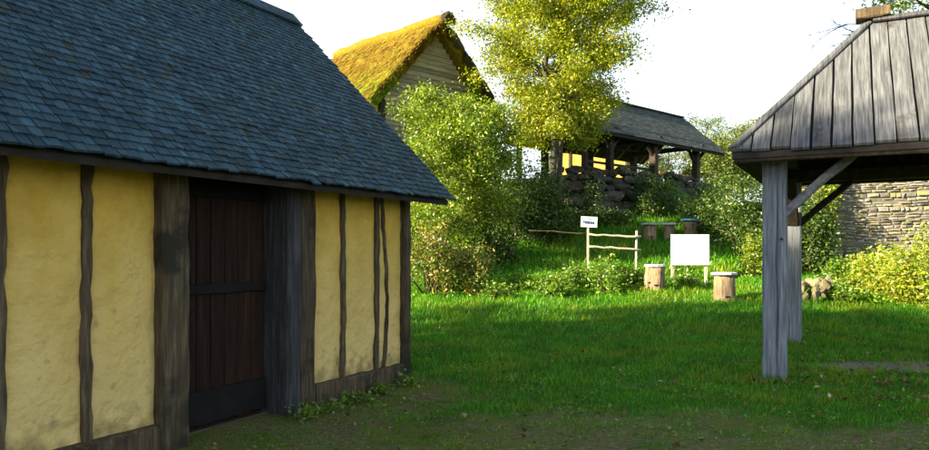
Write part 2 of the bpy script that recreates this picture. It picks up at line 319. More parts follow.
def thatch_mat():
    m, nt, b = new_mat('mossy thatch'); L = nt.links
    tc = N(nt, 'TexCoord'); mp = N(nt, 'Mapping'); mp.inputs['Scale'].default_value = (1.2, 9, 1.2); L.new(tc.outputs['Object'], mp.inputs['Vector'])
    n1 = N(nt, 'TexNoise', Scale=5.0, Detail=9.0, Roughness=.7); L.new(mp.outputs[0], n1.inputs['Vector'])
    c = ramp(nt, n1.outputs['Fac'], [(.3, (.055, .036, .005)), (.5, (.20, .14, .012)), (.7, (.38, .28, .035))])
    n2 = N(nt, 'TexNoise', Scale=.7, Detail=6.0); L.new(tc.outputs['Object'], n2.inputs['Vector'])
    sx = N(nt, 'SeparateXYZ'); L.new(tc.outputs['Object'], sx.inputs[0])
    ma = N(nt, 'Math', operation='MULTIPLY_ADD'); ma.inputs[1].default_value = -.35; L.new(sx.outputs['Z'], ma.inputs[0]); L.new(n2.outputs['Fac'], ma.inputs[2])
    mr = N(nt, 'MapRange'); mr.inputs['From Min'].default_value = -1.05; mr.inputs['From Max'].default_value = -.55; L.new(ma.outputs[0], mr.inputs['Value'])
    mx = N(nt, 'MixRGB'); mx.inputs['Color2'].default_value = (.14, .24, .008, 1); L.new(mr.outputs[0], mx.inputs['Fac']); L.new(c, mx.inputs['Color1'])
    L.new(mx.outputs[0], b.inputs['Base Color']); b.inputs['Roughness'].default_value = .95; b.inputs['Specular IOR Level'].default_value = .1
    bp = N(nt, 'Bump', Strength=.9, Distance=.05); L.new(n1.outputs['Fac'], bp.inputs['Height']); L.new(bp.outputs[0], b.inputs['Normal'])
    return m
M['thatch'] = thatch_mat()
M['straw'] = leafmat('straw ends', [(0, (.05, .028, .005)), (.4, (.18, .10, .012)), (.85, (.36, .22, .035)), (.88, (.16, .18, .015)), (1, (.22, .24, .02))], trans=.1, gloss=.02)
M['thatch_dark'] = pmat('dark rotten thatch', [(.3, (.03, .024, .016)), (.7, (.10, .08, .05))], scale=(3, 3, 3), nscale=5, bump=.9, bdist=.03)

def ground_mat():
    m, nt, b = new_mat('turf and bare earth'); L = nt.links
    tc = N(nt, 'TexCoord'); at_ = N(nt, 'Attribute'); at_.attribute_name = 'dirt'
    n1 = N(nt, 'TexNoise', Scale=1.1, Detail=8.0, Roughness=.65); L.new(tc.outputs['Object'], n1.inputs['Vector'])
    n2 = N(nt, 'TexNoise', Scale=16.0, Detail=9.0, Roughness=.8); L.new(tc.outputs['Object'], n2.inputs['Vector'])
    g = ramp(nt, n2.outputs['Fac'], [(.3, (.018, .06, .003)), (.5, (.04, .13, .004)), (.7, (.08, .18, .008))])
    d = ramp(nt, n2.outputs['Fac'], [(.28, (.055, .052, .012)), (.46, (.13, .12, .035)), (.58, (.20, .18, .07)), (.7, (.36, .32, .20))])
    mo = N(nt, 'MapRange'); mo.inputs['From Min'].default_value = .44; mo.inputs['From Max'].default_value = .6; L.new(n1.outputs['Fac'], mo.inputs['Value'])
    mx0 = N(nt, 'MixRGB'); mx0.inputs['Color2'].default_value = (.11, .145, .010, 1); mo.inputs['To Max'].default_value = .75
    L.new(mo.outputs[0], mx0.inputs['Fac']); L.new(d, mx0.inputs['Color1'])
    n3 = N(nt, 'TexNoise', Scale=5.0, Detail=7.0, Roughness=.7); L.new(tc.outputs['Object'], n3.inputs['Vector'])
    ma = N(nt, 'Math', operation='MULTIPLY_ADD'); ma.inputs[1].default_value = .9; L.new(n3.outputs['Fac'], ma.inputs[0]); L.new(at_.outputs['Fac'], ma.inputs[2])
    mr = N(nt, 'MapRange'); mr.inputs['From Min'].default_value = .75; mr.inputs['From Max'].default_value = 1.1; L.new(ma.outputs[0], mr.inputs['Value'])
    mx = N(nt, 'MixRGB'); L.new(mr.outputs[0], mx.inputs['Fac']); L.new(g, mx.inputs['Color1']); L.new(mx0.outputs[0], mx.inputs['Color2'])
    pa = N(nt, 'Attribute'); pa.attribute_name = 'path'; pc = ramp(nt, n2.outputs['Fac'], [(.3, (.13, .115, .075)), (.7, (.30, .27, .19))])
    mp_ = N(nt, 'MixRGB'); L.new(pa.outputs['Fac'], mp_.inputs['Fac']); L.new(mx.outputs[0], mp_.inputs['Color1']); L.new(pc, mp_.inputs['Color2']); mx = mp_
    L.new(mx.outputs[0], b.inputs['Base Color']); b.inputs['Roughness'].default_value = .95; b.inputs['Specular IOR Level'].default_value = .15
    v = N(nt, 'TexVoronoi', Scale=38.0); L.new(tc.outputs['Object'], v.inputs['Vector'])
    su = N(nt, 'Math', operation='SUBTRACT'); L.new(n2.outputs['Fac'], su.inputs[0]); L.new(v.outputs['Distance'], su.inputs[1])
    bp = N(nt, 'Bump', Strength=.9, Distance=.02); L.new(su.outputs[0], bp.inputs['Height']); L.new(bp.outputs[0], b.inputs['Normal'])
    return m
M['ground'] = ground_mat()

# ------------------------------------------------------------------ frames of the buildings
COT_P = Vector((-0.71, 9.0, 0)); COT_A = math.atan2(.88, .47)
SHE_P = Vector((3.91, 9.07, 0)); SHE_A = -R(28.0)
def to_local(x, y, P, a):
    dx = np.asarray(x) - P.x; dy = np.asarray(y) - P.y
    return dx * math.cos(a) + dy * math.sin(a), -dx * math.sin(a) + dy * math.cos(a)
def dirt_amount(x, y):
    x = np.asarray(x, float); y = np.asarray(y, float)
    lx, ly = to_local(x, y, COT_P, COT_A)
    n = wav(x, y, 1.3, .4) * .5 + wav(x, y, 3.7, 2.4) * .3
    d = smooth(8.3, 6.2, y - n * 1.1 + .12 * x) * .8
    wall = smooth(2.0, .3, -ly + n * .5) * smooth(.9, -.9, lx)
    d = np.maximum(d, wall)
    path = smooth(1.3, .5, np.hypot((x - 6.3) / 1.5, (y - 9.9) / .55) + n * .35) * .95
    d = np.maximum(d, path)
    d = np.maximum(d, smooth(.45, .8, wav(x, y, .8, 5.0)) * .45 * smooth(10.5, 8, y))
    return np.clip(d, 0, 1)

# ------------------------------------------------------------------ ground
def path_amount(x, y):
    n = wav(x, y, 1.3, .4) * .5 + wav(x, y, 3.7, 2.4) * .3
    return smooth(1.15, .55, np.hypot((x - 6.3) / 1.5, (y - 9.9) / .55) + n * .3)
def build_ground():
    xs = np.concatenate([-np.geomspace(1500, 26, 14), np.arange(-25, -6, .8), np.arange(-6, 14, .16), np.arange(14, 40, .8), np.geomspace(41, 1500, 14)])
    ys = np.concatenate([-np.geomspace(600, 12, 8), np.arange(-11, 4, 1.0), np.arange(4, 20, .14), np.arange(20, 36, .35), np.geomspace(37, 3000, 26)])
    X, Y = np.meshgrid(xs, ys); Z = ground_z(X, Y)
    V = np.stack([X, Y, Z], -1).reshape(-1, 3); nx = len(xs); ny = len(ys)
    i = np.arange(nx * ny).reshape(ny, nx)
    Fq = np.stack([i[:-1, :-1], i[:-1, 1:], i[1:, 1:], i[1:, :-1]], -1).reshape(-1, 4)
    o = mesh_np('ground', V, Fq, M['ground'], None, True)
    a = o.data.attributes.new('dirt', 'FLOAT', 'POINT'); a.data.foreach_set('value', dirt_amount(V[:, 0], V[:, 1]).astype(np.float32))
    a = o.data.attributes.new('path', 'FLOAT', 'POINT'); a.data.foreach_set('value', path_amount(V[:, 0], V[:, 1]).astype(np.float32))
    tag(o, 'grassy ground with bare mossy earth, rising to a bank', None, None, 'structure')
build_ground()

# ------------------------------------------------------------------ foliage helpers
def leaf_geo(P, size, r, up=.35, asp=.55):
    """P (n,3) -> folded kite leaves, two triangles each"""
    n = len(P); a = r.normal(size=(n, 3)); a[:, 2] *= .7; a /= np.linalg.norm(a, axis=1, keepdims=True)
    nn = r.normal(size=(n, 3)); nn[:, 2] = np.abs(nn[:, 2]) + up; s = np.cross(a, nn); s /= np.linalg.norm(s, axis=1, keepdims=True) + 1e-9
    nn = np.cross(s, a); L = size * r.uniform(.4, 1.5, (n, 1)); W = L * asp * .5
    v0 = P; v2 = P + a * L - nn * L * .12; mid = P + a * L * .45
    v1 = mid + s * W + nn * L * .10; v3 = mid - s * W + nn * L * .10
    V = np.stack([v0, v1, v2, v3], 1).reshape(-1, 3); b = np.arange(n)[:, None] * 4
    T = np.concatenate([b + np.array([[0, 1, 2]]), b + np.array([[0, 2, 3]])], 0)
    return V, T
def blade_geo(P, h, w, r, lean=.35):
    n = len(P); az = r.uniform(0, 2 * np.pi, n); d = np.stack([np.cos(az), np.sin(az), 0 * az], 1); s = np.stack([-np.sin(az), np.cos(az), 0 * az], 1)
    h = np.asarray(h).reshape(-1, 1) * np.ones((n, 1)); w = np.asarray(w).reshape(-1, 1) * np.ones((n, 1)); ln = lean * np.abs(r.normal(size=(n, 1))) * h
    z = np.array([[0, 0, 1.0]]); m = P + d * ln * .35 + z * h * .55; t = P + d * ln + z * h
    V = np.stack([P - s * w, P + s * w, m + s * w * .75, m - s * w * .75, t], 1).reshape(-1, 3); b = np.arange(n)[:, None] * 5
    T = np.concatenate([b + np.array([[0, 1, 2]]), b + np.array([[0, 2, 3]]), b + np.array([[3, 2, 4]])], 0)
    return V, T

def tree(name, label, base, H, prof, trunk_r, nprim, nleaf, leaf, mleaf, seed, stems=1, f0=.2, group=None, spread=.25, rise=.45, cat='tree', lean=(0, 0)):
    """tapered trunk(s), limbs, twigs; leaves clumped round the twigs. prof(f) = crown radius at height fraction f"""
    r = random.Random(seed); nr = np.random.default_rng(seed)
    root = empty(name, base, 0, label, cat, group); mt = MB(); ml = MB(); tw = []
    for st in range(stems):
        az = r.random() * 6.28; k = .0 if stems == 1 else .10 * H
        pts = []; n = 9; wob = [(r.uniform(-1, 1), r.uniform(-1, 1)) for _ in range(n)]
        for i in range(n):
            f = i / (n - 1); o = Vector((math.cos(az), math.sin(az), 0)) * (k * f + (.12 if stems > 1 else 0)) + Vector((lean[0], lean[1], 0)) * f * f
            pts.append(Vector((wob[i][0], wob[i][1], 0)) * .014 * H * min(1, f * 3) + o + Vector((0, 0, H * .97 * f - .25 * (i == 0))))
        rr = [trunk_r * (1.35 if i == 0 else 1) * (1 - .93 * (i / (n - 1))) ** .9 for i in range(n)]
        mt.add(*tube_geo(pts, rr, 8, .06, r))
        for p in range(nprim // stems):
            f = f0 + (1 - f0) * ((p + r.random()) / (nprim // stems)) * .97; i = min(int(f * (n - 1)), n - 2)
            b = pts[i].lerp(pts[i + 1], f * (n - 1) - i); a = p * 2.399 + r.uniform(-.4, .4) + st; Rr = prof(f) * r.uniform(.6, 1.08)
            if Rr < .15: continue
            el = rise * r.uniform(.5, 1.4) * (1 - .3 * f)
            tip = b + Vector((math.cos(a) * Rr, math.sin(a) * Rr, Rr * el)); midp = b.lerp(tip, .5) + Vector((r.uniform(-.1, .1), r.uniform(-.1, .1), .10)) * Rr
            br = max(.012, rr[i] * .35)
            ml.add(*tube_geo([b, midp, tip], [br, br * .55, .008], 5))
            tw.append((midp, tip))
            for q in range(5):
                g = r.uniform(.25, .95); s = (b.lerp(midp, g * 2) if g < .5 else midp.lerp(tip, g * 2 - 1)); aa = a + r.uniform(-1.3, 1.3)
                ln = Rr * r.uniform(.25, .5); e = s + Vector((math.cos(aa) * ln, math.sin(aa) * ln, ln * r.uniform(-.35, .6)))
                ml.add(*tube_geo([s, e], [max(.008, br * .35), .005], 4)); tw.append((s, e))
    mt.build('trunk', M['bark'], root, True); ml.build('limbs', M['bark'], root, True)
    A = np.array([t[0] for t in tw]); B = np.array([t[1] for t in tw]); wts = nr.uniform(.1, 1.0, len(tw)) ** 1.6 * (np.linalg.norm(B - A, axis=1) + .2); wts /= wts.sum()
    k = nr.choice(len(tw), nleaf, p=wts); u = nr.uniform(.2, 1.12, (nleaf, 1)) ** .8
    P = A[k] + (B[k] - A[k]) * u + nr.normal(size=(nleaf, 3)) * spread * np.array([1, 1, .75])
    V, T = leaf_geo(P, leaf, nr)
    mesh_np('crown', V, T, mleaf, root)
    return root
def shrub(name, label, x, y, rx, ry, h, nleaf, leaf, mleaf, seed, ncl=26, group=None, cat='shrub', stems=9, clump=.2, low=.05, asp=.55, zoff=0.0):
    nr = np.random.default_rng(seed); z0 = gz(x, y); root = empty(name, (x, y, z0), 0, label, cat, group)
    az = nr.uniform(0, 2 * np.pi, ncl); q = nr.uniform(.25, 1.0, ncl) ** .6; el = np.arcsin(nr.uniform(low, 1, ncl))
    cx = rx * q * np.cos(az) * np.cos(el) * nr.uniform(.8, 1.15, ncl); cy = ry * q * np.sin(az) * np.cos(el); cz = h * (.12 + .84 * q * np.sin(el)) * nr.uniform(.8, 1.08, ncl)
    cz = cz + (ground_z(x + cx, y + cy) - z0)
    Cc = np.stack([cx, cy, cz], 1); wts = nr.uniform(.3, 1.5, ncl); wts /= wts.sum(); k = nr.choice(ncl, nleaf, p=wts)
    s = np.array([rx, ry, h * .8]) * clump
    P = Cc[k] + nr.normal(size=(nleaf, 3)) * s
    gl = ground_z(x + P[:, 0], y + P[:, 1]) - z0; P[:, 2] = np.maximum(P[:, 2], gl + .02)
    V, T = leaf_geo(P, leaf, nr, asp=asp)
    mesh_np('foliage', V, T, mleaf, root)
    mb = MB(); r = random.Random(seed)
    for i in range(min(stems, ncl)):
        c = Vector(Cc[i]); b = Vector((c.x * .25, c.y * .25, 0)); b.z = gz(x + b.x, y + b.y) - z0 - .05
        m_ = b.lerp(c, .5) + Vector((r.uniform(-.1, .1) * rx, r.uniform(-.1, .1) * ry, .1 * h)); rr = .008 + .012 * h
        mb.add(*tube_geo([b, m_, c], [rr, rr * .7, rr * .3], 5))
    mb.build('stems', M['stem'], root, True)
    return root

# ------------------------------------------------------------------ cottage in the left foreground
def cottage():
    e = empty('cottage', COT_P, COT_A, 'timber framed cottage with ochre plaster walls and dark shingle roof at left', 'cottage')
    LEN = 12.0; DEP = 4.38; WT = 2.62
    r = random.Random(3)
    # plaster panels between the timbers of the front wall (local x negative towards the viewer)
    def panel(xa, xb, z0, z1, y=.03, seed=0):
        n = max(3, int((xb - xa) / .045)); mz = max(3, int((z1 - z0) / .06)); xs = np.linspace(xa, xb, n); zs = np.linspace(z0, z1, mz)
        X, Z = np.meshgrid(xs, zs)
        Y = y - .022 * np.sin(np.pi * np.clip((X - xa) / (xb - xa), 0, 1)) ** .5 * np.sin(np.pi * (Z - z0) / (z1 - z0)) ** .4 + .011 * wav(X, Z, 3.5, seed) + .008 * wav(X * .7, Z * 1.4, 8, seed + 2)
        V = np.stack([X, Y, Z], -1).reshape(-1, 3); i = np.arange(n * mz).reshape(mz, n)
        Fq = np.stack([i[:-1, :-1], i[:-1, 1:], i[1:, 1:], i[1:, :-1]], -1).reshape(-1, 4)
        mesh_np('plaster_panel', V, Fq, M['plaster'], e, True)
    studs = [-.66, -1.30]; studs2 = [-4.29, -4.90, -5.6, -6.4, -7.4]
    def stud(x, w, seed, wave=.007, split=False):
        rr = random.Random(seed); seg = 26
        V = []; Fc = []
        for i in range(seg + 1):
            f = i / seg; z = .2 + (WT - .2) * f; k = w * .5 * (1 + .10 * math.sin(i * 1.1 + seed) + rr.uniform(-.13, .13)); c = x + wave * math.sin(f * 6 + seed) + rr.uniform(-.008, .008)
            y = -.008 + rr.uniform(-.004, .004)
            V += [(c - k, .05, z), (c - k * .9, y, z), (c + k * .9, y, z), (c + k, .05, z)]
        for i in range(seg):
            for j in range(3):
                a = i * 4 + j; Fc.append((a, a + 1, a + 5, a + 4))
        MB().add(V, Fc).build('stud', M['oak'], e)
    edges = [-.12, -.66, -1.30, -1.80]
    for i in range(3): panel(edges[i + 1], edges[i], .2, WT, seed=i)
    ed2 = [-3.70, -4.29, -4.90, -5.6, -6.4, -7.4, -9.5, -LEN + .12]
    for i in range(len(ed2) - 1): panel(ed2[i + 1], ed2[i], .12, WT, seed=i + 5)
    for i, x in enumerate(studs): stud(x, .075, 11 + i)
    stud(-.50, .05, 31, wave=.05)
    for i, x in enumerate(studs2): stud(x, .08, 21 + i)
    # posts, sills, wall plate
    def post(x0, x1, y0, y1, m='oak', seed=0, zb=-.1):
        timber('post', ((x0 + x1) / 2, (y0 + y1) / 2, zb), ((x0 + x1) / 2, (y0 + y1) / 2, WT + .02), abs(x1 - x0), y1 - y0, M[m], e, ref=(0, 1, 0), seed=seed, seg=12, jit=.008, cham=.018)
    post(-.13, .02, -.045, .14, 'oak', 1)
    post(-2.05, -1.81, -.05, .14, 'oak', 2)
    post(-2.25, -2.054, -.075, .30, 'oak_blue', 3)
    post(-3.70, -3.44, -.085, .30, 'oak', 4)
    post(-9.6, -9.35, -.05, .14, 'oak', 6); post(-LEN - .02, -LEN + .14, -.05, .14, 'oak', 7)
    for xa, xb, s in ((-1.81, -.13, 5), (-9.35, -3.70, 8)):
        timber('sill_beam', (xa, .035, .10), (xb, .035, .10), .24, .18, M['oak'], e, ref=(0, 1, 0), seed=s, seg=14, jit=.008, cham=.02)
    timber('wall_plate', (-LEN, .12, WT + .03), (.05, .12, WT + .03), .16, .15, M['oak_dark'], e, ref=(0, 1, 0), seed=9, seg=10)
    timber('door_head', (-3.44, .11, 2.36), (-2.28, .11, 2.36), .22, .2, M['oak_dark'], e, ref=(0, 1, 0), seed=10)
    # back and end walls
    MB().box((-LEN + .1, DEP - .12, -.1), (-.1, DEP, WT)).build('back_wall', M['plaster'], e)
    for x0, x1 in ((-.10, -.02), (-LEN + .02, -LEN + .10)):
        MB().add([(x0, .15, -.1), (x0, DEP - .13, -.1), (x0, DEP - .13, 2.8), (x0, DEP / 2, 4.75), (x0, .15, 2.8), (x1, .15, -.1), (x1, DEP - .13, -.1), (x1, DEP - .13, 2.8), (x1, DEP / 2, 4.75), (x1, .15, 2.8)],
                 [(0, 1, 2, 3, 4), (9, 8, 7, 6, 5), (0, 5, 6, 1), (1, 6, 7, 2), (2, 7, 8, 3), (3, 8, 9, 4), (4, 9, 5, 0)]).build('gable_wall', M['plaster'], e)
    MB().box((-LEN + .1, .2, -.05), (-.1, DEP - .12, .015)).build('floor', M['plaster_in'], e)
    # door set back in the opening
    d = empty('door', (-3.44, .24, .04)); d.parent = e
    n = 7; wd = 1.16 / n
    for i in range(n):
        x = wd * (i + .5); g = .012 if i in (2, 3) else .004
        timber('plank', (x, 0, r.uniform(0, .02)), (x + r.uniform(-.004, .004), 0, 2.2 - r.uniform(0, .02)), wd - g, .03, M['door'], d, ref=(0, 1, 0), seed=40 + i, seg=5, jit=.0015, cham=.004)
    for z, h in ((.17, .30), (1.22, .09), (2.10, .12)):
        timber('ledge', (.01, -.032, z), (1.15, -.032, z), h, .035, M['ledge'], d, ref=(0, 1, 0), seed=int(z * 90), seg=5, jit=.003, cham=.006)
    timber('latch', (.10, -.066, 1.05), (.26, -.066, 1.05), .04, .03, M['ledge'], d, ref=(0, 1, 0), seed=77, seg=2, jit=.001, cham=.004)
    # roof
    EY, EZ, RY, RZ = -.45, 2.25, DEP / 2, 4.92; x0, x1 = -LEN - .35, .35
    roof = empty('roof'); roof.parent = e
    sl = Vector((0, RY - EY, RZ - EZ)); SL = sl.length; sl.normalize(); nrm = Vector((0, -sl.z, sl.y)); ang = math.atan2(sl.z, sl.y)
    MB().add([(x0 + .04, EY + .04, EZ - .03), (x1 - .04, EY + .04, EZ - .03), (x1 - .04, RY, RZ - .05), (x0 + .04, RY, RZ - .05), (x0 + .04, 2 * RY - EY - .04, EZ - .03), (x1 - .04, 2 * RY - EY - .04, EZ - .03),
              (x0 + .04, EY + .06, EZ - .075), (x1 - .04, EY + .06, EZ - .075), (x1 - .04, RY, RZ - .11), (x0 + .04, RY, RZ - .11), (x0 + .04, 2 * RY - EY - .06, EZ - .075), (x1 - .04, 2 * RY - EY - .06, EZ - .075)],
             [(0, 1, 2, 3), (3, 2, 5, 4), (7, 6, 9, 8), (8, 9, 10, 11), (0, 6, 7, 1), (4, 5, 11, 10), (1, 7, 8, 2), (2, 8, 11, 5), (0, 3, 9, 6), (3, 4, 10, 9)]).build('deck', M['deck'], roof)
    ex = .090; Lh = .16; rows = int(SL / ex) + 1
    # shared shingle meshes: local x width (unit), y up-slope, z thickness
    kinds = []
    for k in range(8):
        rr = random.Random(100 + k); b = MB(); t0, t1 = rr.uniform(.013, .019), .006; j = lambda: rr.uniform(-.05, .05)
        ya, yb, ym = rr.uniform(-.009, .006), rr.uniform(-.009, .006), rr.uniform(-.008, .004)
        V = [(-.5, ya, 0), (j(), ym, 0), (.5, yb, 0), (.5, Lh, 0), (-.5, Lh, 0), (-.5 + .02, ya + .002, t0 + rr.uniform(0, .003)), (j(), ym + .001, t0 + rr.uniform(0, .003)), (.5 - .02, yb + .002, t0), (.5, Lh, t1), (-.5, Lh, t1)]
        b.add(V, [(4, 3, 2, 1, 0), (5, 6, 7, 8, 9), (0, 1, 6, 5), (1, 2, 7, 6), (2, 3, 8, 7), (3, 4, 9, 8), (4, 0, 5, 9)])
        kinds.append(b.build('shingle', M['shingle'], False))
    W = Matrix.Translation(COT_P) @ Matrix.Rotation(COT_A, 4, 'Z'); lst = []; back = []
    for side in (0, 1):
        for q in range(rows):
            x = x0 - r.uniform(0, .1)
            while x < x1:
                w = r.uniform(.062, .12); xa = x; x += w + .004
                if xa + w > x1 + .05: w = max(.05, x1 + r.uniform(0, .03) - xa)
                s = q * ex + r.uniform(-.012, .010) - .03 - (.03 if r.random() < .015 else 0); cx = xa + w / 2
                tilt = .055 + r.uniform(-.006, .014) + (.05 if r.random() < .02 else 0)
                if side == 0:
                    p = Vector((cx, EY, EZ)) + sl * s + nrm * (.002 + r.uniform(0, .003))
                    rot = Matrix.Rotation(ang, 4, 'X') @ Matrix.Rotation(-tilt, 4, 'X') @ Matrix.Rotation(r.uniform(-.02, .02), 4, 'Z')
                    mt = Matrix.Translation(p + nrm * .012) @ rot @ Matrix.Diagonal((w, 1, 1, 1))
                    lst.append((mt, r.randrange(8)))
                else:
                    p = Vector((cx, 2 * RY - EY, EZ)) + Vector((0, -sl.y, sl.z)) * s + Vector((0, sl.z, sl.y)) * .014
                    mt = Matrix.Translation(p) @ Matrix.Rotation(math.pi, 4, 'Z') @ Matrix.Rotation(ang - tilt, 4, 'X') @ Matrix.Diagonal((w, 1, 1, 1))
                    back.append((mt, r.randrange(8)))
    score = []
    for i, (mt, k) in enumerate(lst):
        p = W @ mt.translation
        score.append((-(mt.to_scale().x / p.length ** 2) if in_frame(p, -2) else 0, i))
    score.sort(); single = set(i for s, i in score[:300] if s < 0)
    V = []; Fc = []; n0 = 0
    geo = [(np.array([v.co[:] for v in k.vertices]), [tuple(p.vertices) for p in k.polygons]) for k in kinds]
    rest = MB()
    for i, (mt, k) in enumerate(lst):
        if i in single:
            o = link('shingle', kinds[k], roof); o.matrix_local = mt
        else:
            A = np.array(mt); vv = geo[k][0] @ A[:3, :3].T + A[:3, 3]; rest.add(vv, geo[k][1])
    for mt, k in back:
        A = np.array(mt); vv = geo[k][0] @ A[:3, :3].T + A[:3, 3]; rest.add(vv, geo[k][1])
    rs = rest.build('shingle_courses', M['shingle'], roof); rs['kind'] = 'stuff'
    x = x0
    while x < x1:
        ln = r.uniform(.5, .7); xb = min(x + ln, x1 + .02)
        for sy in (-1, 1):
            p = Vector(((x + xb) / 2, RY + sy * .085, RZ - .02))
            M4 = Matrix.Translation(p) @ Matrix.Rotation(-sy * ang, 4, 'X')
            MB().box((-(xb - x) / 2 + .003, -.13, -.005 + (.012 if sy > 0 else 0)), ((xb - x) / 2 - .003, .13, .022 + (.012 if sy > 0 else 0)), M4).build('ridge_board', M['shingle'], roof)
        x += ln
    for i in range(17):
        xx = -.12 - i * .7
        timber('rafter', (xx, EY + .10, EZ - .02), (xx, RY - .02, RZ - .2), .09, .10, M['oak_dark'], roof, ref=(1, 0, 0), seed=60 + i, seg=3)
cottage()

# ------------------------------------------------------------------ plank-roofed shelter on the right
def shelter():
    e = empty('plank_shelter', SHE_P, SHE_A, 'open shelter on grey oak posts with silvered plank roof at right', 'shelter')
    r = random.Random(5); LX, LY = 5.0, 3.5; EZ = 2.83; ov = .45; b = ov + LY / 2; RZ = 4.77; a = 1.52
    W = Matrix.Translation(SHE_P) @ Matrix.Rotation(SHE_A, 4, 'Z')
    for i, (x, y, w) in enumerate(((0, 0, .27), (0, LY, .25), (LX, 0, .26), (LX, LY, .25))):
        p = W @ Vector((x, y, 0)); zg = gz(p.x, p.y)
        if i == 0:      # corner post is two baulks side by side with a shake between them
            m = M['grey_oak']
            timber('post', (x - .055, y, zg - .1), (x - .055, y, 2.74), .165, .24, m, e, ref=(0, 1, 0), seed=1, seg=10, jit=.004, cham=.018)
            timber('post', (x + .085, y + .01, zg - .1), (x + .085, y + .01, 2.74), .108, .22, m, e, ref=(0, 1, 0), seed=2, seg=10, jit=.004, cham=.018)
            for z in (1.75,):
                MB().add(*tube_geo([(x + .085, y - .095, z), (x + .085, y - .135, z)], [.018, .016], 8)).build('peg', M['oak_dark'], e)
        else:
            timber('post', (x, y, zg - .1), (x, y, 2.74), w, w, M['grey_oak'], e, ref=(0, 1, 0), seed=i + 5, seg=10, jit=.005, cham=.02)
    for y in (0, LY):
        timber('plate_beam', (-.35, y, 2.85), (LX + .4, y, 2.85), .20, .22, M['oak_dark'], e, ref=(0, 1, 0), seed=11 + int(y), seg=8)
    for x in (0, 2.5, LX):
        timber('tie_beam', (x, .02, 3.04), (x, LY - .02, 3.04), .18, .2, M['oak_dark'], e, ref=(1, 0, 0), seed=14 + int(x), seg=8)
    for (x, y, dx, dy) in ((0, 0, 1, 0), (0, LY, 1, 0), (0, 0, 0, 1), (0, LY, 0, -1), (LX, 0, -1, 0), (LX, LY, -1, 0)):
        m = M['brace'] if (dx and y == 0) else M['oak_dark']
        timber('brace', (x + dx * .1, y + dy * .1, 2.05), (x + dx * .88, y + dy * .88, 2.78), .10, .18, m, e, ref=(-dy, dx, 0) if dx else (1, 0, 0), seed=21 + int(x + y * 3 + dx), seg=5, wave=.01)
    # roof: under-boards, then planks with open joints over them
    sl = Vector((0, b, RZ - EZ)); SL = sl.length; sl.normalize(); nf = Vector((0, -sl.z, sl.y))
    x0, x1 = -ov, LX + ov; yr = -ov + b; yb = LY + ov
    apx = Vector((x0 + a, yr, RZ)); apx2 = Vector((x1 - a, yr, RZ))
    c = [Vector((x0, -ov, EZ)), Vector((x1, -ov, EZ)), Vector((x1, yb, EZ)), Vector((x0, yb, EZ))]
    dn = Vector((0, 0, -.03))
    V = [v + dn for v in c] + [apx + dn, apx2 + dn]; V2 = [v + dn * 2.2 for v in V]
    MB().add(V + V2, [(0, 1, 5, 4), (1, 2, 5), (2, 3, 4, 5), (3, 0, 4), (7, 6, 10, 11), (8, 7, 11), (9, 8, 11, 10), (6, 9, 10), (0, 6, 7, 1), (1, 7, 8, 2), (2, 8, 9, 3), (3, 9, 6, 0)]).build('under_boards', M['deck'], e)
    pw = .222
    def plank(org, ex, up, nn, s0, s1, f0, f1, th=.032, seed=0):
        """plank between eave stations s0..s1, reaching up the slope to f0, f1 metres at its two sides"""
        rr = random.Random(seed); drop = rr.uniform(.0, .05); seg = 6; V = []; Fc = []
        for i in range(seg + 1):
            q = i / seg
            for s, f in ((s0, f0), (s1, f1)):
                h = -drop + (f + drop) * q; base = org + ex * (s + rr.uniform(-.004, .004)) + up * h
                cup = .006 if rr.random() < .5 else .0
                V += [base + nn * (-.004), base + nn * (th + cup * math.sin(seed))]
        for i in range(seg):
            a0 = i * 4; Fc += [(a0 + 1, a0 + 3, a0 + 7, a0 + 5), (a0, a0 + 4, a0 + 6, a0 + 2), (a0, a0 + 1, a0 + 5, a0 + 4), (a0 + 2, a0 + 6, a0 + 7, a0 + 3)]
        Fc += [(0, 2, 3, 1), (seg * 4, seg * 4 + 1, seg * 4 + 3, seg * 4 + 2)]
        MB().add(V, Fc).build('roof_plank', M['plank_roof'], e)
    def slope(org, ex, up, nn, width, run, full, seed):
        n = int(round(width / pw)); w = width / n
        for i in range(n):
            s0 = i * w + .011 + r.uniform(-.004, .004); s1 = (i + 1) * w - .011 + r.uniform(-.004, .004)
            g = lambda s: full * max(.02, min(1, s / run, (width - s) / run))
            plank(org, ex, up, nn, s0, s1, g(s0), g(s1), seed=seed + i)
    slope(c[0], Vector((1, 0, 0)), sl, nf, x1 - x0, a, SL, 100)
    slope(c[2], Vector((-1, 0, 0)), Vector((0, -sl.y, sl.z)), Vector((0, sl.z, sl.y)), x1 - x0, a, SL, 200)
    eu = Vector((a, 0, RZ - EZ)); EL = eu.length; eu.normalize()
    slope(c[3], Vector((0, -1, 0)), eu, Vector((-eu.z, 0, eu.x)), yb + ov, b, EL, 300)
    slope(c[1], Vector((0, 1, 0)), Vector((-eu.x, 0, eu.z)), Vector((eu.z, 0, eu.x)), yb + ov, b, EL, 400)
    for k, (p, q) in enumerate(((c[0], apx), (c[3], apx), (c[1], apx2), (c[2], apx2))):
        timber('hip_roll', p + Vector((0, 0, .035)), q + Vector((0, 0, .05)), .13, .05, M['plank_roof'], e, ref=(0, 0, 1), seed=30 + k, seg=8)
    timber('ridge_roll', apx + Vector((.05, 0, .05)), apx2 + Vector((-.05, 0, .05)), .2, .07, M['plank_roof'], e, ref=(0, 0, 1), seed=36, seg=10)
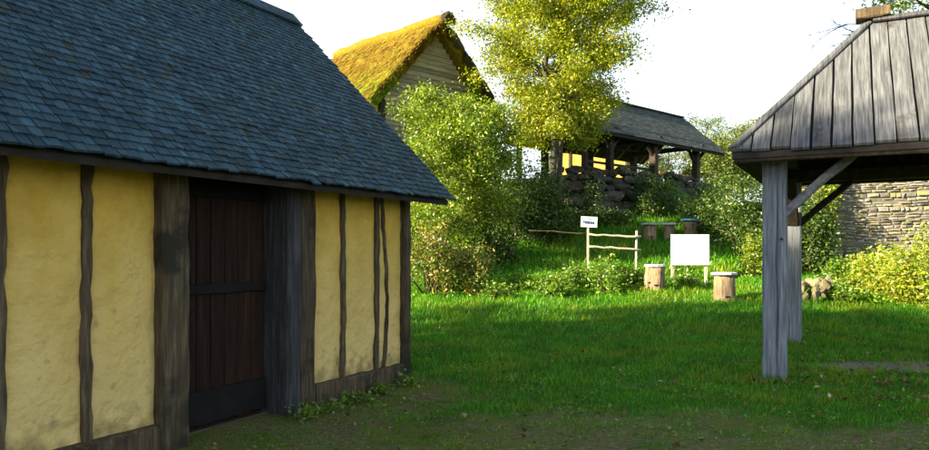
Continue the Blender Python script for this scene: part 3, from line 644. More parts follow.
    timber('ridge_block', apx + Vector((-.16, 0, .14)), apx + Vector((.26, 0, .15)), .30, .14, M['oak'], e, ref=(0, 0, 1), seed=37, seg=3)
    # rafters under the boards
    for i in range(11):
        x = .95 + i * .31
        for (y0, s) in ((-ov + .08, 1), (yb - .08, -1)):
            timber('rafter', (x, y0, EZ - .05), (x, yr - s * .05, RZ - .2), .08, .10, M['oak_dark'], e, ref=(1, 0, 0), seed=50 + i, seg=2)
    timber('fascia_board', (x0 + .02, -ov + .035, EZ - .085), (x1 - .02, -ov + .035, EZ - .085), .13, .04, M['oak_dark'], e, ref=(0, 1, 0), seed=39, seg=8)
    timber('fascia_board', (x0 + .035, -ov + .06, EZ - .085), (x0 + .035, yb - .02, EZ - .085), .13, .04, M['oak_dark'], e, ref=(1, 0, 0), seed=40, seg=8)
shelter()

# ------------------------------------------------------------------ thatched house up the bank
def thatched_house():
    gx_, gy_ = -.7, 24.0; zf = 3.55
    e = empty('thatched_house', (gx_, gy_, zf), R(45), 'thatched house with mossy golden roof and boarded gable on the bank', 'house')
    hw = 2.95; ez = 6.15 - zf; rz = 9.12 - zf; LN = 6.2; r = random.Random(8); nr = np.random.default_rng(8)
    # gable boards, each lapped over the one below
    z = 5.2 - zf; i = 0
    while z < rz - .25:
        half = (rz - .12 - (z + .1)) / (rz - ez) * hw - .05; half = min(half, 2.35)
        timber('gable_board', (-half, .36 + r.uniform(-.004, .004), z), (half, .36 + r.uniform(-.004, .004), z + r.uniform(-.012, .012)), .185, .022, M['lap'], e, ref=(0, .98, -.2), seed=i, seg=8, jit=.004, cham=.005)
        z += .16; i += 1
    MB().add([(-2.3, .42, -.6), (2.3, .42, -.6), (2.3, .42, ez + .45), (0, .42, rz - .2), (-2.3, .42, ez + .45)], [(0, 1, 2, 3, 4)]).build('gable_backing', M['oak_dark'], e)
    for s in (-1, 1):
        MB().box((s * 2.3 - .12, .40, -.8), (s * 2.3 + .12, LN - .1, ez + .42)).build('side_wall', M['pale_wall'], e)
        timber('corner_post', (s * 2.33, .36, -.6), (s * 2.33, .36, ez + .3), .2, .16, M['oak_dark'], e, ref=(0, 1, 0), seed=3)
    MB().box((-2.3, LN - .3, -.8), (2.3, LN - .12, ez + .3)).build('back_wall', M['pale_wall'], e)
    # thatch
    na, nb, th = 44, 40, .34
    u = np.linspace(-1, 1, na); X = u * hw; Z = rz - (rz - ez) * (np.sqrt(u * u + .006) - .05) / .955
    dx = np.gradient(X); dz = np.gradient(Z); ln = np.hypot(dx, dz); nx_, nz_ = -dz / ln, dx / ln
    ys = np.linspace(0, LN, nb); V = []
    for j, y in enumerate(ys):
        n1 = .035 * wav(X * 3, np.full(na, y * 3), 1) + .02 * nr.normal(size=na); t = th * (1 + .12 * wav(X, np.full(na, y), 2.0, 1))
        yo = y + (.07 * wav(X, X * 0, 3.0) + .05 * nr.normal(size=na) if j in (0, nb - 1) else 0)
        V.append(np.stack([X + nx_ * (t * .5 + n1), yo + 0 * X, Z + nz_ * (t * .5 + n1)], 1))
        V.append(np.stack([X - nx_ * t * .5, yo + .03 * nr.normal(size=na) * (j in (0, nb - 1)), Z - nz_ * t * .5], 1)[::-1])
    V = np.concatenate(V); n2 = 2 * na; Fq = []
    for j in range(nb - 1):
        for k in range(n2):
            a0 = j * n2 + k; a1 = j * n2 + (k + 1) % n2; Fq.append((a0, a0 + n2, a1 + n2, a1))
    for j, fl in ((0, 1), (nb - 1, -1)):
        for k in range(na - 1):
            q = (j * n2 + k, j * n2 + k + 1, j * n2 + n2 - 2 - k, j * n2 + n2 - 1 - k); Fq.append(q[::fl])
    th_o = mesh_np('thatch', V, np.array(Fq), M['thatch'], e, True)
    # loose straws lying down the slopes and frayed along the verge
    n = 16000; uu = nr.uniform(-1, 1, n); yy = nr.uniform(0, LN, n); vf = nr.random(n) < .22; yy[vf] = nr.uniform(-.05, .12, vf.sum())
    xx = uu * hw; zz = rz - (rz - ez) * (np.sqrt(uu * uu + .006) - .05) / .955; sg = np.sign(uu); ln = math.hypot(hw, rz - ez)
    dn = np.stack([sg * hw / ln, nr.normal(size=n) * .12, -np.ones(n) * (rz - ez) / ln], 1); nn = np.stack([sg * (rz - ez) / ln, 0 * xx, np.ones(n) * hw / ln], 1)
    P = np.stack([xx, yy, zz], 1) + nn * (th * .5 + nr.uniform(-.01, .05, (n, 1))); P[vf] -= nn[vf] * nr.uniform(0, th, (vf.sum(), 1))
    dn[vf, 1] -= nr.uniform(0, .5, vf.sum())
    L = nr.uniform(.12, .38, (n, 1)); w = .012; s = np.array([[0, w, 0]]) + nn * 0
    V = np.stack([P - s, P + s, P + dn * L + s * .4 + nn * .03, P + dn * L - s * .4 + nn * .03], 1).reshape(-1, 3)
    o = mesh_np('straw', V, np.arange(n * 4).reshape(-1, 4), M['straw'], th_o); o['kind'] = 'stuff'
    # dark rolls along the right verge, and the ridge roll with its blunt end
    k = 0; prev = None
    for f in (0.06, .3, .54, .78):
        p = Vector((hw * f + .08, -.06, rz - (rz - ez) * f + .06)); q = Vector((hw * (f + .22) + .08, -.06 + r.uniform(-.05, .05), rz - (rz - ez) * (f + .22) + .06))
        MB().add(*tube_geo([p, p.lerp(q, .15), p.lerp(q, .85), q], [.08, .14, .13, .08], 8, .1, r)).build('verge_roll', M['thatch_dark'], e, True)
    pts = [Vector((0, y, rz + .18 + .03 * math.sin(y * 2))) for y in np.linspace(-.22, LN, 14)]
    MB().add(*tube_geo(pts, [.16] + [.21] * 12 + [.15], 9, .12, r)).build('ridge_roll', M['thatch'], e, True)
    o = link('ridge_end', rock_mesh('ridge_end', M['thatch_dark'], 4, .34, .26, .24, 2, .3, .2), e, (.10, -.12, rz + .22), (0, .3, 0))
thatched_house()

# ------------------------------------------------------------------ long open barn behind the boulder wall
BA = math.atan2(.68, .73); BE = Vector((11.98, 33.1, 0))
def barn():
    zf = 4.5; e = empty('open_barn', (BE.x, BE.y, zf), BA, 'long low open sided barn with dark shingle roof behind boulders', 'barn')
    r = random.Random(9); EZ = 6.08 - zf; RZ = 8.0 - zf; hw = 2.2; X0, X1 = -10.2, .0
    ang = math.atan2(RZ - EZ, hw); SL = math.hypot(hw, RZ - EZ)
    roof = empty('roof'); roof.parent = e
    MB().add([(X0, .02, EZ - .02), (X1, .02, EZ - .02), (X1, hw, RZ - .02), (X0, hw, RZ - .02), (X0, 2 * hw - .02, EZ - .02), (X1, 2 * hw - .02, EZ - .02),
              (X0, .06, EZ - .12), (X1, .06, EZ - .12), (X1, hw, RZ - .13), (X0, hw, RZ - .13), (X0, 2 * hw - .06, EZ - .12), (X1, 2 * hw - .06, EZ - .12)],
             [(0, 1, 2, 3), (3, 2, 5, 4), (7, 6, 9, 8), (8, 9, 10, 11), (0, 6, 7, 1), (4, 5, 11, 10), (1, 7, 8, 2), (2, 8, 11, 5), (0, 3, 9, 6), (3, 4, 10, 9)]).build('deck', M['deck'], roof)
    mb = MB(); rows = 22; ex = SL / rows
    for side in (0, 1):
        for q in range(rows):
            x = X0 - .05
            while x < X1 + .03:
                w = r.uniform(.16, .26); s = q * ex + r.uniform(-.01, .01); p = Vector((x + w / 2, 0, EZ)) + Vector((0, math.cos(ang), math.sin(ang))) * s
                m4 = Matrix.Translation(p) @ Matrix.Rotation(ang - .06, 4, 'X')
                if side: m4 = Matrix.Translation((0, 2 * hw, 0)) @ Matrix.Diagonal((1, -1, 1, 1)) @ m4
                mb.box((-w / 2, -.01, .004), (w / 2, ex * 1.5, .026), m4); x += w + .008
    o = mb.build('shingle_courses', M['barn_roof'], roof); o['kind'] = 'stuff'
    timber('ridge_cap', (X0, hw, RZ + .03), (X1, hw, RZ + .03), .3, .06, M['barn_roof'], roof, ref=(0, 0, 1), seed=1, seg=10)
    for x, w in ((-9.74, .2), (-8.16, .26), (-5.06, .28), (-1.63, .28)):
        for y in (.55, 3.85):
            timber('post', (x, y, -.3), (x, y, EZ + .25), w, w, M['oak_dark'], e, ref=(0, 1, 0), seed=int(-x * 9 + y), seg=6, cham=.03)
        timber('tie_beam', (x, .2, EZ + .18), (x, 4.2, EZ + .18), .2, .2, M['oak_dark'], e, ref=(1, 0, 0), seed=int(-x * 7), seg=5)
        for dx in (-1, 1):
            if x + dx * .7 > X0: timber('brace', (x + dx * .1, .55, EZ - .5), (x + dx * .75, .55, EZ + .12), .12, .12, M['oak_dark'], e, ref=(0, 1, 0), seed=int(-x * 5 + dx), seg=3)
    for y in (.55, 3.85): timber('plate_beam', (X0 + .1, y, EZ + .36), (X1 - .1, y, EZ + .36), .18, .2, M['oak_dark'], e, ref=(0, 1, 0), seed=int(y), seg=8)
    for i in range(16):
        x = X0 + .3 + i * .63
        for s in (0, 1):
            y0 = .1 if s == 0 else 2 * hw - .1
            timber('rafter', (x, y0, EZ - .06), (x, hw, RZ - .22), .09, .1, M['bench'] if i % 3 == 0 else M['oak_dark'], roof, ref=(1, 0, 0), seed=i, seg=2)
    MB().box((-10.0, .45, -.6), (.2, 4.3, -.02)).build('floor', M['plaster_in'], e)
    timber('rail', (-4.4, .7, .42), (-1.7, .7, .42), .14, .05, M['bench'], e, ref=(0, 1, 0), seed=55, seg=5)
    timber('rail', (-9.6, .7, .5), (-5.2, .7, .5), .1, .05, M['oak_dark'], e, ref=(0, 1, 0), seed=56, seg=5)
barn()

# ------------------------------------------------------------------ boulder wall, stone wall, rock heap
def boulder_wall():
    x0, y0 = 4.5, 25.3; e = empty('boulder_wall', (x0, y0, gz(x0, y0)), BA, 'rough retaining wall of big grey boulders below the open barn', 'wall')
    kinds = [rock_mesh('boulder', M['rock'], 10 + k, 1, .85, .72, 3, .12, .55) for k in range(9)]; r = random.Random(4)
    for row in range(7):
        x = -1.1 + (row % 2) * .4
        while x < 8.2:
            s = r.choice((.2, .26, .32, .38, .46)) * r.uniform(.9, 1.1) * (1.08 - .05 * row); yy = -.1 + row * .13 + r.uniform(-.1, .1); z = .05 + row * .30 + r.uniform(-.08, .1) + .04 * x
            link('boulder', kinds[r.randrange(9)], e, (x + s * .9, yy, z), (r.uniform(-.3, .3), r.uniform(-.2, .2), r.uniform(-.5, .5) + 3.14 * r.randrange(2)), (s * r.uniform(1.0, 1.3), s, s * r.uniform(.7, .95)))
            x += s * 1.9
boulder_wall()
def added_hut():  # hut added behind the barn to stand in for its sunlit interior
    x, y = 5.6, 39.0; z0 = gz(x, y); e = empty('added_hut', (x, y, z0), R(-14), 'ochre hut added behind the open barn to give its sunlit yellow interior', 'hut')
    MB().box((-.9, 0, -.3), (3.2, 3.4, 2.5)).build('wall', M['gold_wall'], e)
    for i, xx in enumerate((-.85, .1, 1.2, 2.2, 3.1)):
        timber('stud', (xx, -.03, -.2), (xx, -.03, 2.5), .14, .1, M['oak'], e, ref=(0, 1, 0), seed=i, seg=5)
    mb = MB(); mb.add([(-1.2, -.4, 2.3), (3.5, -.4, 2.3), (3.5, 1.7, 3.6), (-1.2, 1.7, 3.6), (-1.2, 3.8, 2.3), (3.5, 3.8, 2.3), (-1.2, -.4, 2.15), (3.5, -.4, 2.15), (3.5, 1.7, 3.42), (-1.2, 1.7, 3.42), (-1.2, 3.8, 2.15), (3.5, 3.8, 2.15)],
             [(0, 1, 2, 3), (3, 2, 5, 4), (7, 6, 9, 8), (8, 9, 10, 11), (0, 6, 7, 1), (4, 5, 11, 10), (1, 7, 8, 2), (2, 8, 11, 5), (0, 3, 9, 6), (3, 4, 10, 9)]); mb.build('roof', M['thatch'], e)
added_hut()
def stone_wall():
    P = Vector((9.2, 19.8, 0)); z0 = gz(P.x + 2, P.y) - .25; e = empty('stone_wall', (P.x, P.y, z0), R(-6), 'sunlit coursed rubble stone wall beyond the plank shelter', 'wall')
    H = 3.55; LN = 6.0; r = random.Random(6)
    MB().box((.05, .05, -.3), (LN, .62, H - .05)).build('core', M['mortar'], e)
    kinds = []
    for k in range(10):
        rr = random.Random(200 + k); b = MB(); V = []
        for y, s in ((.0, .5), (.09, .5)):
            pass
        j = lambda q=.05: rr.uniform(-q, q)
        # block with a bulged uneven face
        V = [(-.5 + j(), .0, -.5 + j()), (.5 + j(), .0, -.5 + j()), (.5 + j(), .0, .5 + j()), (-.5 + j(), .0, .5 + j()),
             (-.40 + j(), -.6 + j(.25), -.36 + j()), (.40 + j(), -.6 + j(.25), -.36 + j()), (.40 + j(), -.6 + j(.25), .36 + j()), (-.40 + j(), -.6 + j(.25), .36 + j()), (j(.2), -.8 + j(.25), j(.15))]
        b.add(V, [(0, 1, 5, 4), (1, 2, 6, 5), (2, 3, 7, 6), (3, 0, 4, 7), (4, 5, 8), (5, 6, 8), (6, 7, 8), (7, 4, 8), (3, 2, 1, 0)])
        kinds.append(b.build('stone', M['stone'], False))
    geo = [(np.array([v.co[:] for v in k.vertices]), [tuple(p.vertices) for p in k.polygons]) for k in kinds]
    W = Matrix.Translation((P.x, P.y, z0)) @ Matrix.Rotation(R(-6), 4, 'Z'); lst = []; z = 0
    while z < H:
        h = r.choice((.05, .06, .08, .09, .12, .15)); x = r.uniform(0, .1)
        while x < LN:
            w = r.uniform(.12, .44) * (1.0 if h < .12 else .8); g = .014
            hh = h * r.uniform(.74, 1.08)
            if r.random() < .04 and z > .8: x += w; continue
            lst.append((Matrix.Translation((x + w / 2, .06, z + h / 2 + .045 * math.sin((x + w / 2) * 1.4 + z * 1.1) + .02 * math.sin(x * 4 + z * 3))) @ Matrix.Rotation(r.uniform(-.06, .06) - .05 * math.cos((x + w / 2) * 1.4 + z * 1.1), 4, 'Y') @ Matrix.Diagonal((w - g, .07 * r.uniform(.4, 1.4), hh - g, 1)), r.randrange(10))); x += w
        z += h
    rest = MB(); sc = []
    for i, (mt, k) in enumerate(lst):
        p = W @ mt.translation; x = 464.5 + F * p.x / p.y; y = 251 - F * (p.z - 1.6) / p.y
        vis = 800 < x < 940 and 172 < y < 300
        sc.append((-(mt.to_scale().x * mt.to_scale().z) if vis else 0, i))
    sc.sort(); single = set(i for s, i in sc[:300] if s < 0)
    for i, (mt, k) in enumerate(lst):
        if i in single: o = link('stone', kinds[k], e); o.matrix_local = mt
        else:
            A = np.array(mt); rest.add(geo[k][0] @ A[:3, :3].T + A[:3, 3], geo[k][1])
    o = rest.build('stone_courses', M['stone'], e); o['kind'] = 'stuff'
stone_wall()
def rock_heap():
    x, y = gx(817, 16.2), 16.2; z0 = gz(x, y); e = empty('rock_heap', (x, y, z0), 0, 'small heap of pale rubble stones lit by sun right of the oak post', 'rock heap')
    kinds = [rock_mesh('rubble', M['rock_pale'], 50 + k, 1, .85, .7, 2, .3, .4) for k in range(6)]; r = random.Random(12)
    for i in range(34):
        a = r.random() * 6.28; q = math.sqrt(r.random()); px_, py_ = q * .55 * math.cos(a), q * .45 * math.sin(a); s = r.uniform(.07, .16)
        z = (1 - q * q) * .62 * r.uniform(.5, 1) + gz(x + px_, y + py_) - z0 + s * .3
        link('rubble_stone', kinds[r.randrange(6)], e, (px_, py_, z), (r.random() * 3, r.random() * 3, r.random() * 6), (s * 1.25, s, s))
rock_heap()

# ------------------------------------------------------------------ fence, sign, white board, capped logs
def fence_and_sign():
    Y = 18.4; xl, xr = gx(588, Y), gx(636, Y); zl, zr = gz(xl, Y), gz(xr, Y)
    e = empty('rail_fence', (xl, Y, zl), 0, 'rustic two rail fence of thin peeled poles on the bank', 'fence'); r = random.Random(2)
    def rp(name, a, b, r0, r1, seed, m='pole'):
        rr = random.Random(seed); a = Vector(a); b = Vector(b); pts = [a.lerp(b, i / 7) + Vector((0, rr.uniform(-.012, .012), rr.uniform(-.016, .016))) for i in range(8)]
        MB().add(*tube_geo(pts, [r0 + (r1 - r0) * i / 7 for i in range(8)], 7, .12, rr)).build(name, M[m], e, True)
    z = lambda py: 1.6 + (251 - py) / F * Y - zl
    rp('post', (xr - xl, 0, zr - zl - .2), (xr - xl + .02, 0, z(231)), .036, .032, 1)
    rp('rail', (.02, -.05, z(234.5)), (xr - xl + .12, -.06, z(237)), .024, .03, 2)
    rp('rail', (.0, -.05, z(246.5)), (xr - xl + .12, -.06, z(249.5)), .028, .026, 3)
    rp('rail', (-1.5, .25, z(229.5)), (-.02, .0, z(233.5)), .007, .010, 4, 'stem')
    s = empty('signpost', (xl, Y, zl), 0, 'small white sign with blue lettering on a thin post at the fence', 'sign')
    MB().add(*timber_geo((0, 0, -.2), (0, 0, z(224)), .05, .05, ref=(0, 1, 0), seed=5, seg=5, jit=.002, cham=.006)).build('post', M['pole'], s)
    wx, h0, h1 = .205, z(227.2), z(216.8)
    T = Matrix.Rotation(R(2.5), 4, 'Y')
    cz = (h0 + h1) / 2; Mt = Matrix.Translation((0.02, -.04, cz)) @ T
    MB().box((-wx, -.012, -(h1 - h0) / 2), (wx, .012, (h1 - h0) / 2), Mt).build('panel', M['sign_white'], s)
    g = MB(); rr = random.Random(5); x = -.15                        # heavy unreadable word, and a fainter line over it
    for w in (.055, .045, .04, .045, .05, .04):
        g.box((x, -.016, -.055), (x + .016, -.0135, .022 if rr.random() < .6 else .045), Mt); g.box((x + .016, -.016, -.055 + rr.random() * .05), (x + w - .006, -.0135, -.03 + rr.random() * .05), Mt)
        g.box((x + w - .016, -.0165, -.055), (x + w - .005, -.0138, .015), Mt); x += w + .003
    g.build('lettering', M['ink'], s)
    g = MB(); x = -.04
    for w in (.02, .03, .025, .03, .02, .03): g.box((x, -.016, .055), (x + w * .7, -.0135, .085), Mt); x += w
    g.build('small_lettering', M['ink_grey'], s)
fence_and_sign()
def info_board():
    Y = 18.0; x0, x1 = gx(670.5, Y), gx(709.5, Y); xc = (x0 + x1) / 2; z0 = gz(xc, Y); e = empty('notice_board', (xc, Y, z0), R(4), 'blank white notice board on two pale legs in the grass', 'notice board')
    zt = 1.6 + (251 - 234.5) / F * Y - z0; zb = 1.6 + (251 - 265) / F * Y - z0; w = (x1 - x0) / 2
    MB().box((-w, -.012, zb), (w, .012, zt)).build('panel', M['white'], e)
    for x in (-w + .06, w - .06):
        timber('leg', (x, .045, gz(xc + x, Y) - z0 - .2), (x, .045, zt - .05), .07, .05, M['pole'], e, ref=(0, 1, 0), seed=int(x * 50), seg=5, jit=.002, cham=.006)
    timber('strut', (.10, .55, gz(xc + .1, Y + .55) - z0 - .05), (.02, .07, zb + .1), .06, .05, M['pole'], e, ref=(1, 0, 0), seed=8, seg=4)
info_board()
def capped_log(label, px, pyt, pyb, Y, wpx, cap, seed, tilt=0, capw=1.25, round_cap=True, group=None, name='capped_log'):
    x = gx(px, Y); z0 = gz(x, Y); r = random.Random(seed); rad = wpx / F * Y / 2; h = 1.6 + (251 - pyt) / F * Y - z0
    e = empty(name, (x, Y, z0), r.uniform(0, 6), label, 'log post', group); n = 14; V = []; Fc = []
    prof = [1 + r.uniform(-.15, .12) for _ in range(n)]; lv = 6
    for i in range(lv):
        f = i / (lv - 1); zz = -.1 + (h + .1) * f; k = rad * (1.1 - .1 * f) * (1 + r.uniform(-.03, .03)); off = tilt * f
        for j in range(n):
            a = 2 * math.pi * j / n + .12 * f; V.append((math.cos(a) * k * prof[j] + off, math.sin(a) * k * prof[j], zz))
    for i in range(lv - 1):
        for j in range(n):
            a0 = i * n + j; a1 = i * n + (j + 1) % n; Fc.append((a0, a1, a1 + n, a0 + n))
    Fc += [tuple(range(n - 1, -1, -1)), tuple(range((lv - 1) * n, lv * n))]
    MB().add(V, Fc).build('log', M['log'], e, True)
    q = rad * capw; m = 12 if round_cap else 8
    pts = [Vector((tilt, 0, h + z)) for z in (0.0, .012, .05, .062)]
    MB().add(*tube_geo(pts, [q * .96, q, q, q * .95], m, .03, r)).build('lid', M[cap], e)
    o = MB().box((-.05, -rad * 1.12, .06), (.05, -rad * .9, .09)).build('entrance_slot', M['ledge'], e); o.rotation_euler = (0, 0, -e.rotation_euler.z)
    return e
capped_log('leaning bare log with a thin grey lid beside nettles, left of white board', 654, 267, 293, 17.0, 19, 'cap', 1, .04, 1.12)
capped_log('straight pale log with broad flat lid right of the white board', 724, 275, 300, 16.3, 19, 'cap', 2, 0, 1.32)
capped_log('shaded log with dull lid far left of three below the boulders', 650, 225, 240, 23.0, 12, 'cap', 3, 0, 1.5, group='three logs on the shaded bank')
capped_log('shaded narrow log with dull lid, middle of three below boulders', 669, 225, 240, 23.1, 11, 'cap', 4, 0, 1.5, group='three logs on the shaded bank')
capped_log('shaded log under a blue lid, just above the white board', 690, 221, 241, 22.8, 12, 'cap_blue', 5, 0, 1.55, group='three logs on the shaded bank')

# ------------------------------------------------------------------ trees and shrubs
bx = lambda px, Y: (gx(px, Y), Y, gz(gx(px, Y), Y))
tree('tall_tree', 'tall feathery tree with yellow green autumn leaves in the middle', bx(551, 23.0), 14.5,
     lambda f: (1.35 + 1.35 * float(smooth(.22, .44, f))) * min(1, (1.03 - f) / .35) ** .6, .11, 180, 230000, .085, M['leaf_tree'], 21, stems=3, f0=.2, spread=.22, rise=.42)
tree('elder_tree', 'bright green bushy small tree in front of the thatched gable', bx(450, 19.8), 4.25,
     lambda f: 1.75 * math.sin(math.pi * min(1, .2 + .72 * f)) ** .5, .07, 46, 44000, .085, M['leaf_elder'], 22, stems=3, f0=.08, spread=.20, rise=.6)
syc = tree('sycamore_tree', 'green tree with a bare twiggy branch above the plank roof', bx(938, 24), 15,
     lambda f: 2.3 * math.sin(math.pi * min(1, .12 + .8 * f)) ** .6, .2, 44, 26000, .12, M['leaf_elder'], 23, f0=.43, spread=.25)
def bare_branch():
    r = random.Random(3); mb = MB(); o = Vector(syc.location); p0 = Vector((gx(945, 24), 24, 1.6 + (251 - 30) / F * 24)) - o
    def go(p, d, L, rad, lv):
        pts = [p]
        for i in range(5):
            d = (d + Vector((r.uniform(-.2, .2), r.uniform(-.2, .2), r.uniform(-.16, .18)))).normalized(); pts.append(pts[-1] + d * L / 5)
        mb.add(*tube_geo(pts, [rad * (1 - .16 * i) for i in range(6)], 5))
        if lv < 2:
            for i in (1, 2, 3, 4, 4): go(pts[i], (d + Vector((r.uniform(-.3, .1), r.uniform(-.5, .5), r.uniform(-.55, .6)))).normalized(), L * r.uniform(.3, .5), rad * .45, lv + 1)
    go(p0, Vector((-1, 0, .18)), 3.3, .05, 0); go(p0 + Vector((-.6, 0, .25)), Vector((-1, .1, .05)), 3.2, .035, 0)
    mb.build('bare_branch', M['bark'], syc, True)
bare_branch()
for k, (px_, Y, H, w, s) in enumerate(((705, 52, 6.2, 2.6, 31), (742, 48, 5.2, 2.4, 32), (668, 60, 6.8, 2.8, 33), (775, 55, 6.5, 3, 34), (628, 56, 5, 3, 35), (720, 40, 3.6, 1.8, 36), (574, 48, 4.6, 2.2, 37))):
    tree('far_tree', ['pale airy tree rising behind the right end of the barn roof', 'rounded sunlit tree between barn roof and plank roof', 'pale thin tree top just over the barn ridge', 'far tree hidden mostly behind the plank shelter roof', 'far green tree glimpsed between the barn posts', 'low green tree under the right end of barn eaves', 'low green tree behind the left end of the barn'][k],
         bx(px_, Y), H, lambda f, w=w: w * math.sin(math.pi * min(1, .15 + .8 * f)) ** .6, .12, 36, 11000, .15 if k else .11, M['leaf_far'], s, f0=.12, group='trees beyond the barn', spread=.3)
def S(name, label, px, Y, wm, h, n, leaf, mk, seed, dm=None, **k):
    return shrub(name, label, gx(px, Y), Y, wm / 2, (dm or wm) / 2, h, n, leaf, M[mk], seed, **k)
S('bramble', 'autumn bramble with orange brown leaves by the cottage corner', 430, 16.9, 1.35, 1.75, 4200, .075, 'leaf_dry', 41, ncl=30, clump=.17, group='brambles by the cottage')
S('bramble', 'sunlit twiggy bramble right of the orange one, below the elder', 468, 17.3, 1.4, 1.35, 3400, .07, 'leaf_dry', 42, ncl=26, clump=.16, group='brambles by the cottage')
S('bramble', 'green bramble mound at foot of the bright bushy tree', 450, 18.9, 1.9, 1.2, 5000, .075, 'leaf_elder', 43, group='brambles by the cottage')
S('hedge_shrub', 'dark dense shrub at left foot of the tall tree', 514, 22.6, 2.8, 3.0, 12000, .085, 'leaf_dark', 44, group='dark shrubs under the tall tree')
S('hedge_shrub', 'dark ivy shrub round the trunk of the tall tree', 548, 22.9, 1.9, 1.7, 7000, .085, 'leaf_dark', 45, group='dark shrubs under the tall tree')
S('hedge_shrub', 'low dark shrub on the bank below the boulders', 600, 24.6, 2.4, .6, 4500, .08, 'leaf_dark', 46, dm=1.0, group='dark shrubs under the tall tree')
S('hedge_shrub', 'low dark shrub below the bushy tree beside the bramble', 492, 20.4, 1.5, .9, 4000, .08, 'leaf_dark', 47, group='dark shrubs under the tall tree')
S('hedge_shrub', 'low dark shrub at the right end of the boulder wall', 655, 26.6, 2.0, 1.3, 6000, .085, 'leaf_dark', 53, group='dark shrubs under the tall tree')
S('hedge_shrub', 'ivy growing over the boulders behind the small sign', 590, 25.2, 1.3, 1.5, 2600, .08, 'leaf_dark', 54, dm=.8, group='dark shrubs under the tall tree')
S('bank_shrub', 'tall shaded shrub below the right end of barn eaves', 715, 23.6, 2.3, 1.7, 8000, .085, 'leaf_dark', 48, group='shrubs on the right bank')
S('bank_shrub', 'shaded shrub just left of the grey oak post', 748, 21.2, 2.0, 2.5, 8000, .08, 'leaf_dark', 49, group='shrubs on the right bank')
S('bank_shrub', 'low shrub with sunlit pale leaves left of the oak post', 757, 18.5, .9, 1.2, 2200, .075, 'leaf_elder', 50, group='shrubs on the right bank')
S('ivy_bush', 'dark ivy climbing the left end of the stone wall', 808, 19.0, 1.4, 2.4, 8000, .08, 'leaf_dark', 51, dm=1.0)
S('ivy_bush', 'yellow green creeper at the top left of the stone wall', 826, 19.5, .9, 3.3, 3000, .08, 'leaf_gold', 52, dm=.6, low=.6)
for k, (px_, Y, w, h, n) in enumerate(((554, 16.6, .9, .42, 1500), (577, 17.5, 1.1, .62, 1900), (604, 17.0, 1.1, .8, 2200), (628, 17.4, .8, .6, 1500), (523, 17.4, .8, .38, 1100), (498, 16.2, .7, .45, 900), (690, 17.6, .7, .35, 700), (640, 17.6, .6, .55, 900))):
    S('nettle_clump', ['small sunlit nettle clump, left edge of the patch before the fence', 'sunlit nettle clump below the small white sign', 'tallest sunlit nettle clump before the fence rails', 'sunlit nettle clump at the right fence post', 'low nettles left of the main patch, half in shade', 'little weed tuft in the grass right of the brambles', 'low weeds growing under the white board', 'nettles behind the leaning log'][k],
      px_, Y, w, h, n, .07, 'leaf_nettle', 60 + k, ncl=18, stems=12, clump=.17, group='nettles in front of the fence', cat='nettles')
for k, (px_, Y, w, h, n, mk) in enumerate(((903, 16.0, 1.6, 1.15, 5200, 'leaf_gold'), (868, 16.8, 1.0, .8, 2600, 'leaf_gold'), (935, 16.9, 1.6, 1.55, 4800, 'leaf_gold'), (850, 15.9, .9, .4, 1600, 'leaf_nettle'), (885, 18.2, 1.3, .7, 2600, 'leaf_gold'), (838, 17.4, .8, .7, 2000, 'leaf_nettle'))):
    S('golden_weeds', ['golden sunlit weed clump at right edge before the stone wall', 'golden weeds between the rock heap and the big clump', 'tallest golden weeds cut by the right edge of picture', 'low green weeds right of the rock heap', 'golden weeds against the foot of the stone wall', 'green weeds just behind the rock heap'][k],
      px_, Y, w, h, n, .08, mk, 80 + k, ncl=20, stems=10, clump=.2, group='weeds before the stone wall', cat='weeds')
# weeds along the cottage sill
for k, (t, o, w) in enumerate(((.35, .22, .35), (.9, .20, .4), (1.4, .24, .45), (1.9, .27, .45), (2.25, .30, .35))):
    u = Vector((.471, .882, 0)); nn = Vector((.882, -.471, 0)); p = COT_P - u * t + nn * o
    shrub('sill_weeds', ['little weeds by the far corner post of cottage', 'weeds under the narrow plaster panel by cottage corner', 'leafy weeds below the middle of cottage sill', 'leafy weeds at foot of the double door post', 'weeds at the right side of cottage doorway'][k],
          p.x, p.y, w / 2, .13, .15, 170, .045, M['leaf_nettle'], 90 + k, ncl=12, stems=5, clump=.25, group='weeds along the cottage sill', cat='weeds')
# unseen oaks added out of frame at left to shade the yard and plank roof
for k, (x, y, H) in enumerate(((-15.5, -.6, 10.9), (-17, 2.0, 11.1), (-14.5, -4, 10.6), (-13.5, -7.5, 10.2))):
    tree('shade_oak', ['unseen oak added for shade beyond the near end of cottage', 'tallest unseen oak added for shade behind the cottage', 'unseen oak added for shade behind the viewer on the left', 'unseen oak added for shade furthest behind the viewer'][k],
         (x, y, gz(x, y)), H, lambda f: 3.0 * math.sin(math.pi * min(1, .2 + .72 * f)) ** .5, .3, 60, 16000, .34, M['leaf_far'], 120 + k, f0=.1, group='unseen oaks added for shade', spread=.4)

tree('dapple_tree', 'unseen thin leaved birch added to dapple the shadow edge on the lawn', (-13.0, 6.9, gz(-13, 6.9)), 9.0, lambda f: 2.3 * math.sin(math.pi * min(1, .2 + .72 * f)) ** .5, .12, 44, 6500, .22, M['leaf_far'], 131, f0=.15, spread=.3)  # unseen tree added to break up the edge of the cottage shadow
